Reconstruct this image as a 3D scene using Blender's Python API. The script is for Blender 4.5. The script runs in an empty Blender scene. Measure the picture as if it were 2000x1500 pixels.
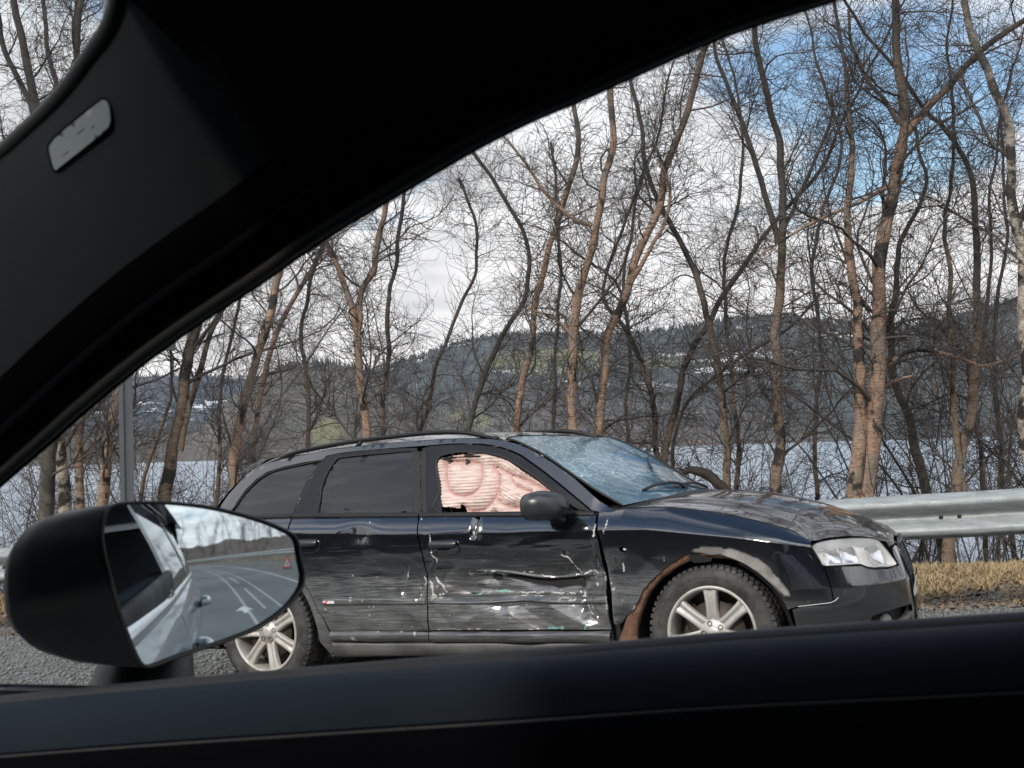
import bpy, math, random
import numpy as np
from mathutils import Matrix, Vector
from mathutils.geometry import delaunay_2d_cdt
from mathutils.bvhtree import BVHTree

R = math.radians
rng = np.random.default_rng(7)
random.seed(7)
scene = bpy.context.scene
col = scene.collection

# ------------------------------------------------------------------ camera
FPX = 2700.0                                    # focal length in pixels of a 2000 px wide picture
ROLL, PITCH = R(1.75), math.atan(125 / FPX)
cam_d = bpy.data.cameras.new('camera')
cam_d.sensor_width = 36.0
cam_d.lens = 36.0 * FPX / 2000
cam_d.clip_start, cam_d.clip_end = 0.02, 20000
cam_d.dof.use_dof = True
cam_d.dof.focus_distance = 7.5
cam_d.dof.aperture_fstop = 20.0
cam = bpy.data.objects.new('camera', cam_d); col.objects.link(cam)
_f = Vector((0, math.cos(PITCH), math.sin(PITCH))); _u0 = Vector((0, -math.sin(PITCH), math.cos(PITCH))); _r0 = Vector((1, 0, 0))
_r = _r0 * math.cos(ROLL) - _u0 * math.sin(ROLL); _u = _u0 * math.cos(ROLL) + _r0 * math.sin(ROLL)
CAMROT = Matrix((_r, _u, -_f)).transposed()
cam.matrix_world = CAMROT.to_4x4()
scene.camera = cam
CR = np.array(CAMROT)

def spot(px, py, Y):
    """The world point seen at a pixel of the 2000x1500 photograph, Y metres ahead."""
    d = CR @ np.array([(px - 1000) / FPX, (750 - py) / FPX, -1.0])
    return d * (Y / d[1])

# ------------------------------------------------------------------ sky, sun, exposure
SUN_EL, SUN_AZ = R(33), R(215)                  # azimuth clockwise from +Y : behind and left of the camera
world = bpy.data.worlds.new('World'); scene.world = world; world.use_nodes = True
def build_sky():
    nt = world.node_tree; N = nt.nodes; L = nt.links; N.clear()
    out = N.new('ShaderNodeOutputWorld'); bg = N.new('ShaderNodeBackground'); bg2 = N.new('ShaderNodeBackground'); mix = N.new('ShaderNodeMixShader')
    sky = N.new('ShaderNodeTexSky'); sky.sky_type = 'NISHITA'; sky.sun_disc = False; sky.sun_elevation = SUN_EL; sky.sun_rotation = SUN_AZ
    sky.air_density = 1.2; sky.ozone_density = 2.5; sky.dust_density = 0.3
    hs = N.new('ShaderNodeHueSaturation'); hs.inputs['Saturation'].default_value = 1.12; L.new(sky.outputs[0], hs.inputs['Color'])
    L.new(hs.outputs[0], bg.inputs[0]); bg.inputs[1].default_value = 0.12
    tc = N.new('ShaderNodeTexCoord'); sep = N.new('ShaderNodeSeparateXYZ'); L.new(tc.outputs['Generated'], sep.inputs[0])
    def M(op, a, b=None, c=None):
        m = N.new('ShaderNodeMath'); m.operation = op
        for i, v in enumerate((a, b, c)):
            if v is None: continue
            if hasattr(v, 'is_linked') or hasattr(v, 'links'): L.new(v, m.inputs[i])
            else: m.inputs[i].default_value = v
        return m.outputs[0]
    zc = M('MAXIMUM', sep.outputs[2], 0.0)
    den = M('ADD', zc, 0.16)
    cx = M('DIVIDE', sep.outputs[0], den); cy = M('DIVIDE', sep.outputs[1], den)
    comb = N.new('ShaderNodeCombineXYZ'); L.new(cx, comb.inputs[0]); L.new(cy, comb.inputs[1])
    n1 = N.new('ShaderNodeTexNoise'); n1.inputs['Scale'].default_value = 1.05; n1.inputs['Detail'].default_value = 9; n1.inputs['Roughness'].default_value = 0.58; L.new(comb.outputs[0], n1.inputs['Vector'])
    n2 = N.new('ShaderNodeTexNoise'); n2.inputs['Scale'].default_value = 3.1; n2.inputs['Detail'].default_value = 6; L.new(comb.outputs[0], n2.inputs['Vector'])
    # the break in the cloud over the right-hand shore
    ax = M('DIVIDE', M('SUBTRACT', M('ARCTAN2', sep.outputs[0], sep.outputs[1]), 0.285), 0.19)
    el = M('DIVIDE', M('SUBTRACT', sep.outputs[2], 0.232), 0.085)
    d2 = M('ADD', M('MULTIPLY', ax, ax), M('MULTIPLY', el, el))
    gap = M('MAXIMUM', M('SUBTRACT', 1.0, d2), 0.0)
    low = M('MULTIPLY', M('MAXIMUM', M('SUBTRACT', 0.16, sep.outputs[2]), 0.0), 2.2)
    cov = M('ADD', M('SUBTRACT', n1.outputs[0], M('MULTIPLY', gap, 0.17)), low)
    cov = M('SUBTRACT', cov, M('MULTIPLY', M('MINIMUM', M('MAXIMUM', M('SUBTRACT', sep.outputs[2], 0.42), 0.0), 0.4), 0.34))   # thinner cloud overhead
    mr = N.new('ShaderNodeMapRange'); mr.interpolation_type = 'SMOOTHSTEP'; L.new(cov, mr.inputs[0]); mr.inputs[1].default_value = 0.33; mr.inputs[2].default_value = 0.46
    br = M('MULTIPLY_ADD', n2.outputs[0], 1.15, 0.20)
    br = M('ADD', br, M('MULTIPLY', M('MAXIMUM', M('SUBTRACT', 0.2, zc), 0.0), 0.9))
    # the bank of cloud is greyer over the left-hand shore
    lf = M('MULTIPLY', M('MAXIMUM', M('SUBTRACT', 0.05, sep.outputs[0]), 0.0), 0.35)
    br = M('MAXIMUM', M('SUBTRACT', br, lf), 0.3)
    cc = N.new('ShaderNodeCombineXYZ')
    # cloud is brightest towards the hidden sun, behind the camera
    sd = (math.sin(SUN_AZ) * math.cos(SUN_EL), math.cos(SUN_AZ) * math.cos(SUN_EL), math.sin(SUN_EL))
    dt = M('ADD', M('ADD', M('MULTIPLY', sep.outputs[0], sd[0]), M('MULTIPLY', sep.outputs[1], sd[1])), M('MULTIPLY', sep.outputs[2], sd[2]))
    br = M('MULTIPLY', br, M('ADD', 1.12, M('MULTIPLY', M('MAXIMUM', M('ADD', dt, 0.35), 0.0), 0.9)))
    wz = M('MINIMUM', M('MULTIPLY', zc, 3.0), 1.0)   # warmer white low down
    L.new(M('MULTIPLY', br, M('MULTIPLY_ADD', wz, -0.08, 1.04)), cc.inputs[0]); L.new(M('MULTIPLY', br, 0.99), cc.inputs[1]); L.new(M('MULTIPLY', br, M('MULTIPLY_ADD', wz, 0.10, 0.94)), cc.inputs[2])
    L.new(cc.outputs[0], bg2.inputs[0]); bg2.inputs[1].default_value = 1.0
    L.new(mr.outputs[0], mix.inputs[0]); L.new(bg.outputs[0], mix.inputs[1]); L.new(bg2.outputs[0], mix.inputs[2]); L.new(mix.outputs[0], out.inputs[0])
build_sky()
sun_d = bpy.data.lights.new('sun', 'SUN'); sun_d.energy = 2.6; sun_d.angle = R(6); sun_d.color = (1.0, 0.93, 0.83)
sun = bpy.data.objects.new('sun', sun_d); col.objects.link(sun)
_sd = Vector((math.sin(SUN_AZ) * math.cos(SUN_EL), math.cos(SUN_AZ) * math.cos(SUN_EL), math.sin(SUN_EL)))
sun.rotation_euler = _sd.to_track_quat('Z', 'Y').to_euler()
vs = scene.view_settings; vs.view_transform = 'Standard'; vs.look = 'None'; vs.exposure = 0.25; vs.gamma = 1.0; vs.use_curve_mapping = False
scene.cycles.max_bounces = 8; scene.cycles.transparent_max_bounces = 12
scene.cycles.diffuse_bounces = 3; scene.cycles.glossy_bounces = 4; scene.cycles.sample_clamp_indirect = 6.0

# ------------------------------------------------------------------ helpers
def empty(name, label, cat, loc=(0, 0, 0), group=None, parent=None):
    o = bpy.data.objects.new(name, None); col.objects.link(o); o.location = loc; o.empty_display_size = 0.1
    if label: o['label'] = label
    if cat: o['category'] = cat
    if group: o['group'] = group
    if parent: o.parent = parent
    return o

def mesh_data(name, V, F, mat=None, smooth=True):
    """V (n,3) array; F an (m,k) array, or a list of such arrays or of faces."""
    me = bpy.data.meshes.new(name)
    V = np.asarray(V, np.float32).reshape(-1, 3)
    if isinstance(F, np.ndarray): F = [F]
    if len(F) and not isinstance(F[0], np.ndarray):
        me.from_pydata([tuple(map(float, v)) for v in V], [], [tuple(int(i) for i in f) for f in F])
    else:
        loops = np.concatenate([f.ravel() for f in F]).astype(np.int32)
        tot = np.concatenate([np.full(len(f), f.shape[1], np.int32) for f in F])
        start = np.r_[0, np.cumsum(tot)[:-1]].astype(np.int32)
        me.vertices.add(len(V)); me.vertices.foreach_set('co', V.ravel())
        me.loops.add(len(loops)); me.loops.foreach_set('vertex_index', loops)
        me.polygons.add(len(tot)); me.polygons.foreach_set('loop_start', start)
        me.update(calc_edges=True); me.validate()
    if smooth is True: me.polygons.foreach_set('use_smooth', np.ones(len(me.polygons), bool))
    if mat: me.materials.append(mat)
    return me

def add(name, V, F, mat=None, parent=None, smooth=True, label=None, cat=None, group=None, kind=None):
    me = V if isinstance(V, bpy.types.Mesh) else mesh_data(name, V, F, mat, smooth)
    o = bpy.data.objects.new(name, me); col.objects.link(o)
    if parent: o.parent = parent
    for k, v in (('label', label), ('category', cat), ('group', group), ('kind', kind)):
        if v: o[k] = v
    return o

def marks(me, **kw):
    """Float masks per vertex, three to a colour attribute."""
    for nm, tri in kw.items():
        a = me.color_attributes.new(nm, 'FLOAT_COLOR', 'POINT')
        buf = np.ones((len(me.vertices), 4), np.float32)
        for i, c in enumerate(tri): buf[:, i] = c
        a.data.foreach_set('color', buf.ravel())

class Mesh:
    """Collects shapes that become ONE mesh object."""
    def __init__(s): s.V = []; s.F = []; s.n = 0
    def add(s, V, F):
        V = np.asarray(V, float).reshape(-1, 3)
        s.V.append(V); s.F += [tuple(int(i) + s.n for i in f) for f in F]; s.n += len(V); return s
    def box(s, c, d, M=None, bev=0.0):
        c = np.array(c, float); d = np.array(d, float) / 2
        if bev <= 0:
            V = np.array([[x, y, z] for x in (-1, 1) for y in (-1, 1) for z in (-1, 1)], float) * d
            F = [(0, 1, 3, 2), (4, 6, 7, 5), (0, 4, 5, 1), (2, 3, 7, 6), (0, 2, 6, 4), (1, 5, 7, 3)]
        else:
            b = min(bev, *(d * .95)); V = []; F = []
            for x in (-1, 1):
                for y in (-1, 1):
                    for z in (-1, 1):
                        p = np.array([x, y, z]) * d; k = len(V)
                        V += [p - [x*0, y*b, z*b], p - [x*b, 0, z*b], p - [x*b, y*b, 0]]
            idx = lambda x, y, z, a: ((x * 4 + y * 2 + z) * 3 + a)
            for a in range(3):
                o = [i for i in range(3) if i != a]
                for sgn in (0, 1):
                    q = []
                    for (i, j) in ((0, 0), (1, 0), (1, 1), (0, 1)):
                        k = [0, 0, 0]; k[a] = sgn; k[o[0]] = i; k[o[1]] = j; q.append(idx(*k, a))
                    F.append(tuple(q))
                for i in (0, 1):
                    for j in (0, 1):
                        k0 = [0, 0, 0]; k1 = [0, 0, 0]; k0[o[0]] = k1[o[0]] = i; k0[o[1]] = k1[o[1]] = j; k1[a] = 1
                        F.append((idx(*k0, o[0]), idx(*k1, o[0]), idx(*k1, o[1]), idx(*k0, o[1])))
            for k in range(8): F.append((k * 3, k * 3 + 1, k * 3 + 2))
            V = np.array(V)
        if M is not None: V = V @ np.array(M)[:3, :3].T
        return s.add(V + c, F)
    def tube(s, P, rad, n=8, cap=True):
        P = np.asarray(P, float); rad = np.broadcast_to(np.asarray(rad, float), (len(P),))
        T = np.gradient(P, axis=0); T /= np.linalg.norm(T, axis=1)[:, None] + 1e-12
        up = np.array([0, 0, 1.0]) if abs(T[:, 2]).mean() < .8 else np.array([1.0, 0, 0])
        U = np.cross(T, up); U /= np.linalg.norm(U, axis=1)[:, None] + 1e-12; W = np.cross(T, U)
        a = np.arange(n) * 2 * np.pi / n
        V = P[:, None] + rad[:, None, None] * (np.cos(a)[None, :, None] * U[:, None] + np.sin(a)[None, :, None] * W[:, None])
        F = [(i * n + j, i * n + (j + 1) % n, (i + 1) * n + (j + 1) % n, (i + 1) * n + j) for i in range(len(P) - 1) for j in range(n)]
        if cap: F += [tuple(range(n))[::-1], tuple(range((len(P) - 1) * n, len(P) * n))]
        return s.add(V.reshape(-1, 3), F)
    def grid(s, G, closed=False):
        G = np.asarray(G, float); a, b = G.shape[:2]
        F = [(i * b + j, i * b + (j + 1) % b, (i + 1) * b + (j + 1) % b, (i + 1) * b + j) for i in range(a - 1) for j in range(b if closed else b - 1)]
        return s.add(G.reshape(-1, 3), F)
    def lathe(s, prof, n=64, axis='y', c=(0, 0, 0)):
        """prof: (radius, offset along axis)."""
        prof = np.asarray(prof, float); a = np.arange(n) * 2 * np.pi / n
        G = np.zeros((len(prof), n, 3))
        G[:, :, 0] = prof[:, :1] * np.cos(a); G[:, :, 2] = prof[:, :1] * np.sin(a); G[:, :, 1] = prof[:, 1:]
        return s.grid(G + np.array(c), closed=True)
    def build(s, name, mat, parent=None, smooth=True, **kw):
        V = np.concatenate(s.V); me = mesh_data(name, V, s.F, mat, smooth is True)
        o = add(name, me, None, None, parent, **kw)
        if smooth == 'auto': shade_auto(me)
        return o

def shade_auto(me, ang=32):
    me.polygons.foreach_set('use_smooth', np.ones(len(me.polygons), bool))
    me.set_sharp_from_angle(angle=R(ang)) if hasattr(me, 'set_sharp_from_angle') else None

def resample(P, h, closed=True):
    P = np.asarray(P, float)
    if closed: P = np.vstack([P, P[:1]])
    d = np.r_[0, np.cumsum(np.linalg.norm(np.diff(P, axis=0), axis=1))]
    out = []
    for i in range(len(P) - 1):
        k = max(1, int(round((d[i + 1] - d[i]) / h)))
        out.append(P[i] + (P[i + 1] - P[i]) * (np.arange(k) / k)[:, None])
    out = np.vstack(out)
    return out if closed else np.vstack([out, P[-1:]])

def smoothc(P, closed=True, n=6):
    """Catmull-Rom through the points."""
    P = np.asarray(P, float); N = len(P); out = []
    for i in range(N if closed else N - 1):
        if closed: a, b, c, d = P[(i - 1) % N], P[i], P[(i + 1) % N], P[(i + 2) % N]
        else: a, b, c, d = P[max(i - 1, 0)], P[i], P[i + 1], P[min(i + 2, N - 1)]
        t = (np.arange(n) / n)[:, None]
        out.append(.5 * (2 * b + (c - a) * t + (2 * a - 5 * b + 4 * c - d) * t ** 2 + (3 * b - a - 3 * c + d) * t ** 3))
    out = np.vstack(out)
    return out if closed else np.vstack([out, P[-1:]])

def inside(P, poly):
    x, y = P[:, 0], P[:, 1]; r = np.zeros(len(P), bool); n = len(poly); j = n - 1
    for i in range(n):
        xi, yi = poly[i]; xj, yj = poly[j]
        c = ((yi > y) != (yj > y)) & (x < (xj - xi) * (y - yi) / (yj - yi + 1e-15) + xi)
        r ^= c; j = i
    return r

def dist_poly(P, poly, closed=True):
    poly = np.asarray(poly, float); best = np.full(len(P), 1e9)
    for i in range(len(poly) if closed else len(poly) - 1):
        a = poly[i]; b = poly[(i + 1) % len(poly)]; ab = b - a
        t = np.clip(((P - a) @ ab) / (ab @ ab + 1e-12), 0, 1)
        best = np.minimum(best, np.linalg.norm(P - a - t[:, None] * ab, axis=1))
    return best

def fill2d(poly, h, holes=(), hb=None):
    """Even triangles inside an outline. Returns 2D points, triangles, boundary loops (index lists)."""
    hb = hb or h
    loops = [resample(poly, hb)] + [resample(q, min(hb, h)) for q in holes]
    lo = loops[0].min(0); hi = loops[0].max(0)
    gx, gy = np.meshgrid(np.arange(lo[0], hi[0], h), np.arange(lo[1], hi[1], h * .9)); gx[1::2] += h / 2
    G = np.c_[gx.ravel(), gy.ravel()]; G = G[inside(G, loops[0])]
    ok = np.ones(len(G), bool)
    for l in loops: ok &= dist_poly(G, l) > h * .45
    for l in loops[1:]: ok &= ~inside(G, l)
    G = G[ok]
    B = np.vstack(loops); edges = []; k = 0; idx = []
    for l in loops:
        n = len(l); idx.append(list(range(k, k + n))); edges += [(k + i, k + (i + 1) % n) for i in range(n)]; k += n
    P = np.vstack([B, G])
    vo, eo, fo, ov, _, _ = delaunay_2d_cdt([Vector(p) for p in P.tolist()], edges, [], 0, 1e-7)
    Q = np.array([tuple(v) for v in vo]); T = np.array([f for f in fo if len(f) == 3])
    cen = Q[T].mean(1); keep = inside(cen, loops[0])
    for l in loops[1:]: keep &= ~inside(cen, l)
    T = T[keep]
    a = Q[T[:, 1]] - Q[T[:, 0]]; b = Q[T[:, 2]] - Q[T[:, 0]]
    T = T[np.abs(a[:, 0] * b[:, 1] - a[:, 1] * b[:, 0]) > 1e-10]
    m = {}
    for new, olds in enumerate(ov):
        for o_ in olds: m[o_] = new
    idx = [[m[i] for i in l] for l in idx]
    return Q, T, idx

def hash3(ix, iy, iz, seed=0):
    n = (ix.astype(np.int64) * 374761393 + iy.astype(np.int64) * 668265263 + iz.astype(np.int64) * 2147483647 + seed * 974711) & 0xffffffff
    n = ((n ^ (n >> 13)) * 1274126177) & 0xffffffff
    return ((n ^ (n >> 16)) & 0xffff) / 65535.0

def vnoise(P, seed=0):
    P = np.asarray(P, float)
    if P.shape[1] == 2: P = np.c_[P, np.zeros(len(P))]
    i = np.floor(P).astype(np.int64); f = P - i; f = f * f * (3 - 2 * f); r = 0
    for dx in (0, 1):
        for dy in (0, 1):
            for dz in (0, 1):
                w = (f[:, 0] if dx else 1 - f[:, 0]) * (f[:, 1] if dy else 1 - f[:, 1]) * (f[:, 2] if dz else 1 - f[:, 2])
                r = r + w * hash3(i[:, 0] + dx, i[:, 1] + dy, i[:, 2] + dz, seed)
    return r

def fbm(P, octv=4, seed=0, gain=.5):
    P = np.asarray(P, float)
    if P.ndim != 2: return fbm(P.reshape(-1, P.shape[-1]), octv, seed, gain).reshape(P.shape[:-1])
    a = 1; s = 0; r = 0
    for k in range(octv):
        r = r + a * vnoise(P * 2 ** k + 17.3 * k, seed + k); s += a; a *= gain
    return r / s

def sst(x, a, b):
    t = np.clip((np.asarray(x, float) - a) / (b - a), 0, 1); return t * t * (3 - 2 * t)

# ------------------------------------------------------------------ materials
def material(name, base=(.5, .5, .5), rough=.5, metal=0.0, **kw):
    m = bpy.data.materials.new(name); m.use_nodes = True
    b = m.node_tree.nodes['Principled BSDF']
    b.inputs['Base Color'].default_value = (*base, 1); b.inputs['Roughness'].default_value = rough; b.inputs['Metallic'].default_value = metal
    for k, v in kw.items(): b.inputs[k.replace('_', ' ')].default_value = v
    return m

class Nodes:
    def __init__(s, m): s.m = m; s.t = m.node_tree; s.N = s.t.nodes; s.L = s.t.links; s.b = s.N['Principled BSDF']
    def new(s, k, **kw):
        n = s.N.new('ShaderNode' + k)
        for a, v in kw.items():
            if a in ('operation', 'data_type', 'blend_type', 'interpolation_type', 'feature', 'attribute_name', 'distance', 'vector_type'): setattr(n, a, v)
        return n
    def link(s, a, b): s.L.new(a, b)
    def put(s, v, sock):
        if isinstance(v, bpy.types.NodeSocket): s.L.new(v, sock)
        elif isinstance(v, (tuple, list)) and len(v) == 3 and sock.type == 'RGBA': sock.default_value = (*v, 1)
        else: sock.default_value = v
    def math(s, op, a, b=None, c=None):
        n = s.new('Math', operation=op)
        for i, v in enumerate((a, b, c)):
            if v is not None: s.put(v, n.inputs[i])
        return n.outputs[0]
    def coord(s, kind='Object', scale=(1, 1, 1), rot=(0, 0, 0)):
        tc = s.new('TexCoord'); mp = s.new('Mapping'); s.L.new(tc.outputs[kind], mp.inputs[0]); mp.inputs['Scale'].default_value = scale; mp.inputs['Rotation'].default_value = rot
        return mp.outputs[0]
    def noise(s, vec, scale=5, detail=4, rough=.55, dist=0):
        n = s.new('TexNoise'); s.L.new(vec, n.inputs['Vector']); n.inputs['Scale'].default_value = scale; n.inputs['Detail'].default_value = detail; n.inputs['Roughness'].default_value = rough; n.inputs['Distortion'].default_value = dist
        return n.outputs[0]
    def ramp(s, v, a, b, lo=0.0, hi=1.0):
        n = s.new('MapRange', interpolation_type='SMOOTHSTEP'); s.put(v, n.inputs[0]); n.inputs[1].default_value = a; n.inputs[2].default_value = b; n.inputs[3].default_value = lo; n.inputs[4].default_value = hi
        return n.outputs[0]
    def mix(s, f, a, b):
        n = s.new('Mix', data_type='RGBA'); s.put(f, n.inputs[0]); s.put(a, n.inputs[6]); s.put(b, n.inputs[7]); return n.outputs[2]
    def mixf(s, f, a, b):
        n = s.new('Mix', data_type='FLOAT'); s.put(f, n.inputs[0]); s.put(a, n.inputs[2]); s.put(b, n.inputs[3]); return n.outputs[0]
    def bump(s, h, strength=.3, dist=.01):
        n = s.new('Bump'); s.put(h, n.inputs['Height']); n.inputs['Strength'].default_value = strength; n.inputs['Distance'].default_value = dist
        s.L.new(n.outputs[0], s.b.inputs['Normal']); return n
    def attr(s, name):
        n = s.new('Attribute'); n.attribute_name = name; sp = s.new('SeparateColor'); s.L.new(n.outputs['Color'], sp.inputs[0]); return sp.outputs
    def set(s, **kw):
        for k, v in kw.items(): s.put(v, s.b.inputs[k.replace('_', ' ')])

def simple(name, base, rough, var=.25, scale=6, bump=0, stretch=(1, 1, 1), **kw):
    """A material whose colour and gloss wander a little."""
    m = material(name, base, rough, **kw); n = Nodes(m); v = n.coord(scale=stretch)
    nz = n.noise(v, scale, 5, .6)
    n.set(Base_Color=n.mix(nz, tuple(c * (1 - var) for c in base), tuple(min(1, c * (1 + var)) for c in base)))
    n.set(Roughness=n.ramp(nz, .3, .7, max(0, rough * .85), min(1, rough * 1.15)))
    if bump: n.bump(n.noise(v, scale * 4, 4), bump, .004)
    return m

def mat_paint():
    m = material('black_paint', (.005, .006, .009), .1, Coat_Weight=1.0, Coat_Roughness=.04, Coat_IOR=1.9); n = Nodes(m)
    A = n.attr('marks_a'); B = n.attr('marks_b')
    v = n.coord(scale=(1.2, 1, 26)); st = n.noise(v, 5, 8, .68); st2 = n.noise(n.coord(scale=(3, 1, 110)), 5, 5, .7)
    fine = n.noise(n.coord(), 260, 3, .6); cloud = n.noise(n.coord(), 5, 5, .6)
    scuff = n.math('MULTIPLY', A[0], n.math('ADD', n.math('ADD', n.ramp(st, .36, .70, 0, .75), n.ramp(st2, .55, .68, 0, .3)), n.ramp(cloud, .3, .7, .05, .30)))
    scuff = n.math('MINIMUM', scuff, 1.0)
    dust = n.math('MULTIPLY', B[2], n.ramp(cloud, .25, .75, .55, 1.0))
    film = n.ramp(cloud, .4, .8, .0, .03)
    c = n.mix(n.math('MAXIMUM', dust, film), (.004, .005, .008), (.085, .082, .074))
    c = n.mix(scuff, c, n.mix(fine, (.06, .063, .069), (.25, .255, .26)))
    c = n.mix(B[1], c, n.mix(cloud, (.20, .185, .175), (.36, .34, .32)))
    c = n.mix(A[2], c, n.mix(n.noise(n.coord(), 30, 5), (.10, .05, .035), (.27, .155, .105)))
    c = n.mix(A[1], c, (.66, .65, .61)); c = n.mix(B[0], c, (.17, .40, .36))
    n.set(Base_Color=c)
    worn = n.math('MAXIMUM', n.math('MAXIMUM', scuff, dust), n.math('MAXIMUM', n.math('MAXIMUM', A[1], A[2]), n.math('MAXIMUM', B[0], B[1])))
    n.set(Roughness=n.mixf(worn, .16, .6)); n.set(Coat_Weight=n.mixf(worn, 1.0, .06)); n.set(Coat_Roughness=n.mixf(film, .02, .12))
    n.bump(n.math('ADD', n.math('MULTIPLY', scuff, .6), n.math('MULTIPLY', A[1], 1.0)), .35, .0015)
    return m
def mat_bark(name, c_low, c_hi, dark=.45, cut=3.0, pale=(.085, .076, .068)):
    """Peeling birch bark: bands and black lenticels low down, dull grey brown higher up."""
    m = material(name, c_low, .8); n = Nodes(m); g = n.coord()
    band = n.noise(n.coord(scale=(5, 5, 26)), 3, 6, .65); blot = n.noise(g, 4.5, 6, .6); grain = n.noise(n.coord(scale=(14, 14, 60)), 3, 4, .7)
    c = n.mix(n.ramp(band, .35, .65), c_low, c_hi)
    c = n.mix(n.ramp(grain, .54, .64, 0, .85), c, tuple(k * .22 for k in c_low)); b2 = n.noise(n.coord(scale=(3, 3, 34)), 2.2, 5, .7)
    c = n.mix(n.ramp(b2, .56, .63, 0, .8), c, (.06, .05, .042)); c = n.mix(n.ramp(b2, .38, .30, 0, .5), c, tuple(min(.7, k * 1.5) for k in c_hi))
    lich = n.noise(n.coord(scale=(1.6, 1.6, .8)), 3.4, 5, .6); c = n.mix(n.ramp(lich, .50, .60, 0, .7), c, n.mix(band, (.12, .11, .09), (.26, .24, .20)))
    c = n.mix(n.ramp(blot, .60 - .12 * dark, .67 - .12 * dark), c, (.035, .03, .026))
    sp = n.new('SeparateXYZ'); n.link(g, sp.inputs[0])
    hgt = n.math('ADD', sp.outputs[2], n.math('MULTIPLY', blot, 2.4))
    c = n.mix(n.ramp(hgt, cut, cut + 2.2), c, n.mix(band, tuple(k * .6 for k in pale), pale))
    n.set(Base_Color=c); n.bump(n.math('ADD', band, n.math('MULTIPLY', grain, .5)), .7, .02)
    return m
MT = {}
MT['paint'] = mat_paint()
MT['trim'] = simple('black_trim', (.010, .010, .011), .42, Specular_IOR_Level=.35, scale=9)
MT['gloss'] = simple('gloss_black_trim', (.007, .008, .010), .25, scale=5, Specular_IOR_Level=.4)
MT['rubber'] = simple('black_rubber', (.012, .012, .012), .6)
MT['tint'] = material('tinted_glass', (.006, .007, .008), .03, Coat_Weight=.15, Coat_Roughness=.02)
_n = Nodes(MT['tint']); _c = _n.noise(_n.coord(scale=(.7, 1, 9)), 3, 5, .6); _n.set(Base_Color=_n.mix(_n.ramp(_c, .45, .75, 0, .5), (.006, .007, .008), (.05, .05, .048))); _n.set(Roughness=_n.ramp(_c, .3, .75, .02, .16)); _n.bump(_n.noise(_n.coord(scale=(.25, 1, 5)), 5, 2, .5), .12, .004)
MT['cabin'] = simple('cabin_black', (.012, .012, .013), .8)
def mat_tyre():
    m = material('tyre_rubber', (.02, .02, .02), .75); n = Nodes(m); a = n.noise(n.coord(), 9, 6, .7)
    n.set(Base_Color=n.mix(n.ramp(a, .3, .75), (.017, .017, .018), (.085, .08, .074))); n.bump(n.noise(n.coord(), 90, 3), .25, .002); return m
MT['tyre'] = mat_tyre()
def mat_alloy():
    m = material('silver_alloy', (.5, .49, .46), .4, metal=.3); n = Nodes(m); a = n.noise(n.coord(), 7, 6, .7)
    st = n.noise(n.coord(scale=(26, 1, 2)), 4, 5, .7)
    c = n.mix(n.ramp(a, .3, .75), (.56, .55, .52), (.33, .30, .26)); c = n.mix(n.ramp(st, .62, .7, 0, .5), c, (.2, .2, .2))
    n.set(Base_Color=c); n.set(Roughness=n.ramp(a, .3, .7, .42, .65)); return m
MT['alloy'] = mat_alloy()
MT['dark_metal'] = simple('rusty_disc', (.07, .055, .045), .6, metal=.4)
MT['chrome'] = material('chrome', (.75, .76, .78), .12, 1.0)
MT['rust'] = simple('rusted_steel', (.20, .11, .072), .85, var=.75, scale=34, bump=1.0)
def mat_wind():
    """Laminated glass crazed all over: facets that tilt the reflection, white crack lines."""
    m = material('cracked_glass', (.02, .03, .035), .06, Coat_Weight=0); n = Nodes(m); g = n.coord(scale=(1, 1, 1))
    w = n.new('TexVoronoi', feature='DISTANCE_TO_EDGE'); w.inputs['Scale'].default_value = 17; n.link(g, w.inputs['Vector'])
    w2 = n.new('TexVoronoi', feature='DISTANCE_TO_EDGE'); w2.inputs['Scale'].default_value = 60; n.link(g, w2.inputs['Vector'])
    zone = n.attr('marks_a')
    ln = n.math('MULTIPLY', n.ramp(w.outputs['Distance'], 0, .05, 1, 0), n.ramp(zone[0], 0, .6)); ln2 = n.math('MULTIPLY', n.ramp(w2.outputs['Distance'], 0, .08, 1, 0), zone[0])
    cr = n.math('MULTIPLY', n.math('MAXIMUM', ln, n.math('MULTIPLY', ln2, .45)), .75)
    base = n.mix(zone[0], (.025, .08, .125), (.10, .22, .28))
    n.set(Base_Color=n.mix(cr, base, (.62, .72, .74))); n.set(Roughness=n.mixf(cr, .05, .4))
    vc = n.new('TexVoronoi', feature='F1'); vc.inputs['Scale'].default_value = 17; n.link(g, vc.inputs['Vector'])
    n.set(Specular_IOR_Level=1.0)
    h = n.math('ADD', n.math('MULTIPLY', n.noise(g, 7, 3, .5), n.mixf(zone[0], .15, 1.0)), n.math('MULTIPLY', n.math('MULTIPLY', vc.outputs['Distance'], zone[0]), .25))
    n.bump(h, .55, .012); return m
MT['wind'] = mat_wind()
def mat_lamp():
    m = material('headlight_lens', (.8, .8, .78), .12, Coat_Weight=1, Coat_Roughness=.05); n = Nodes(m); a = n.noise(n.coord(), 12, 4)
    n.set(Alpha=n.ramp(a, .3, .7, .14, .28)); return m
MT['lens'] = mat_lamp()
MT['white_plastic'] = simple('pale_plate', (.7, .71, .72), .4)
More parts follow.
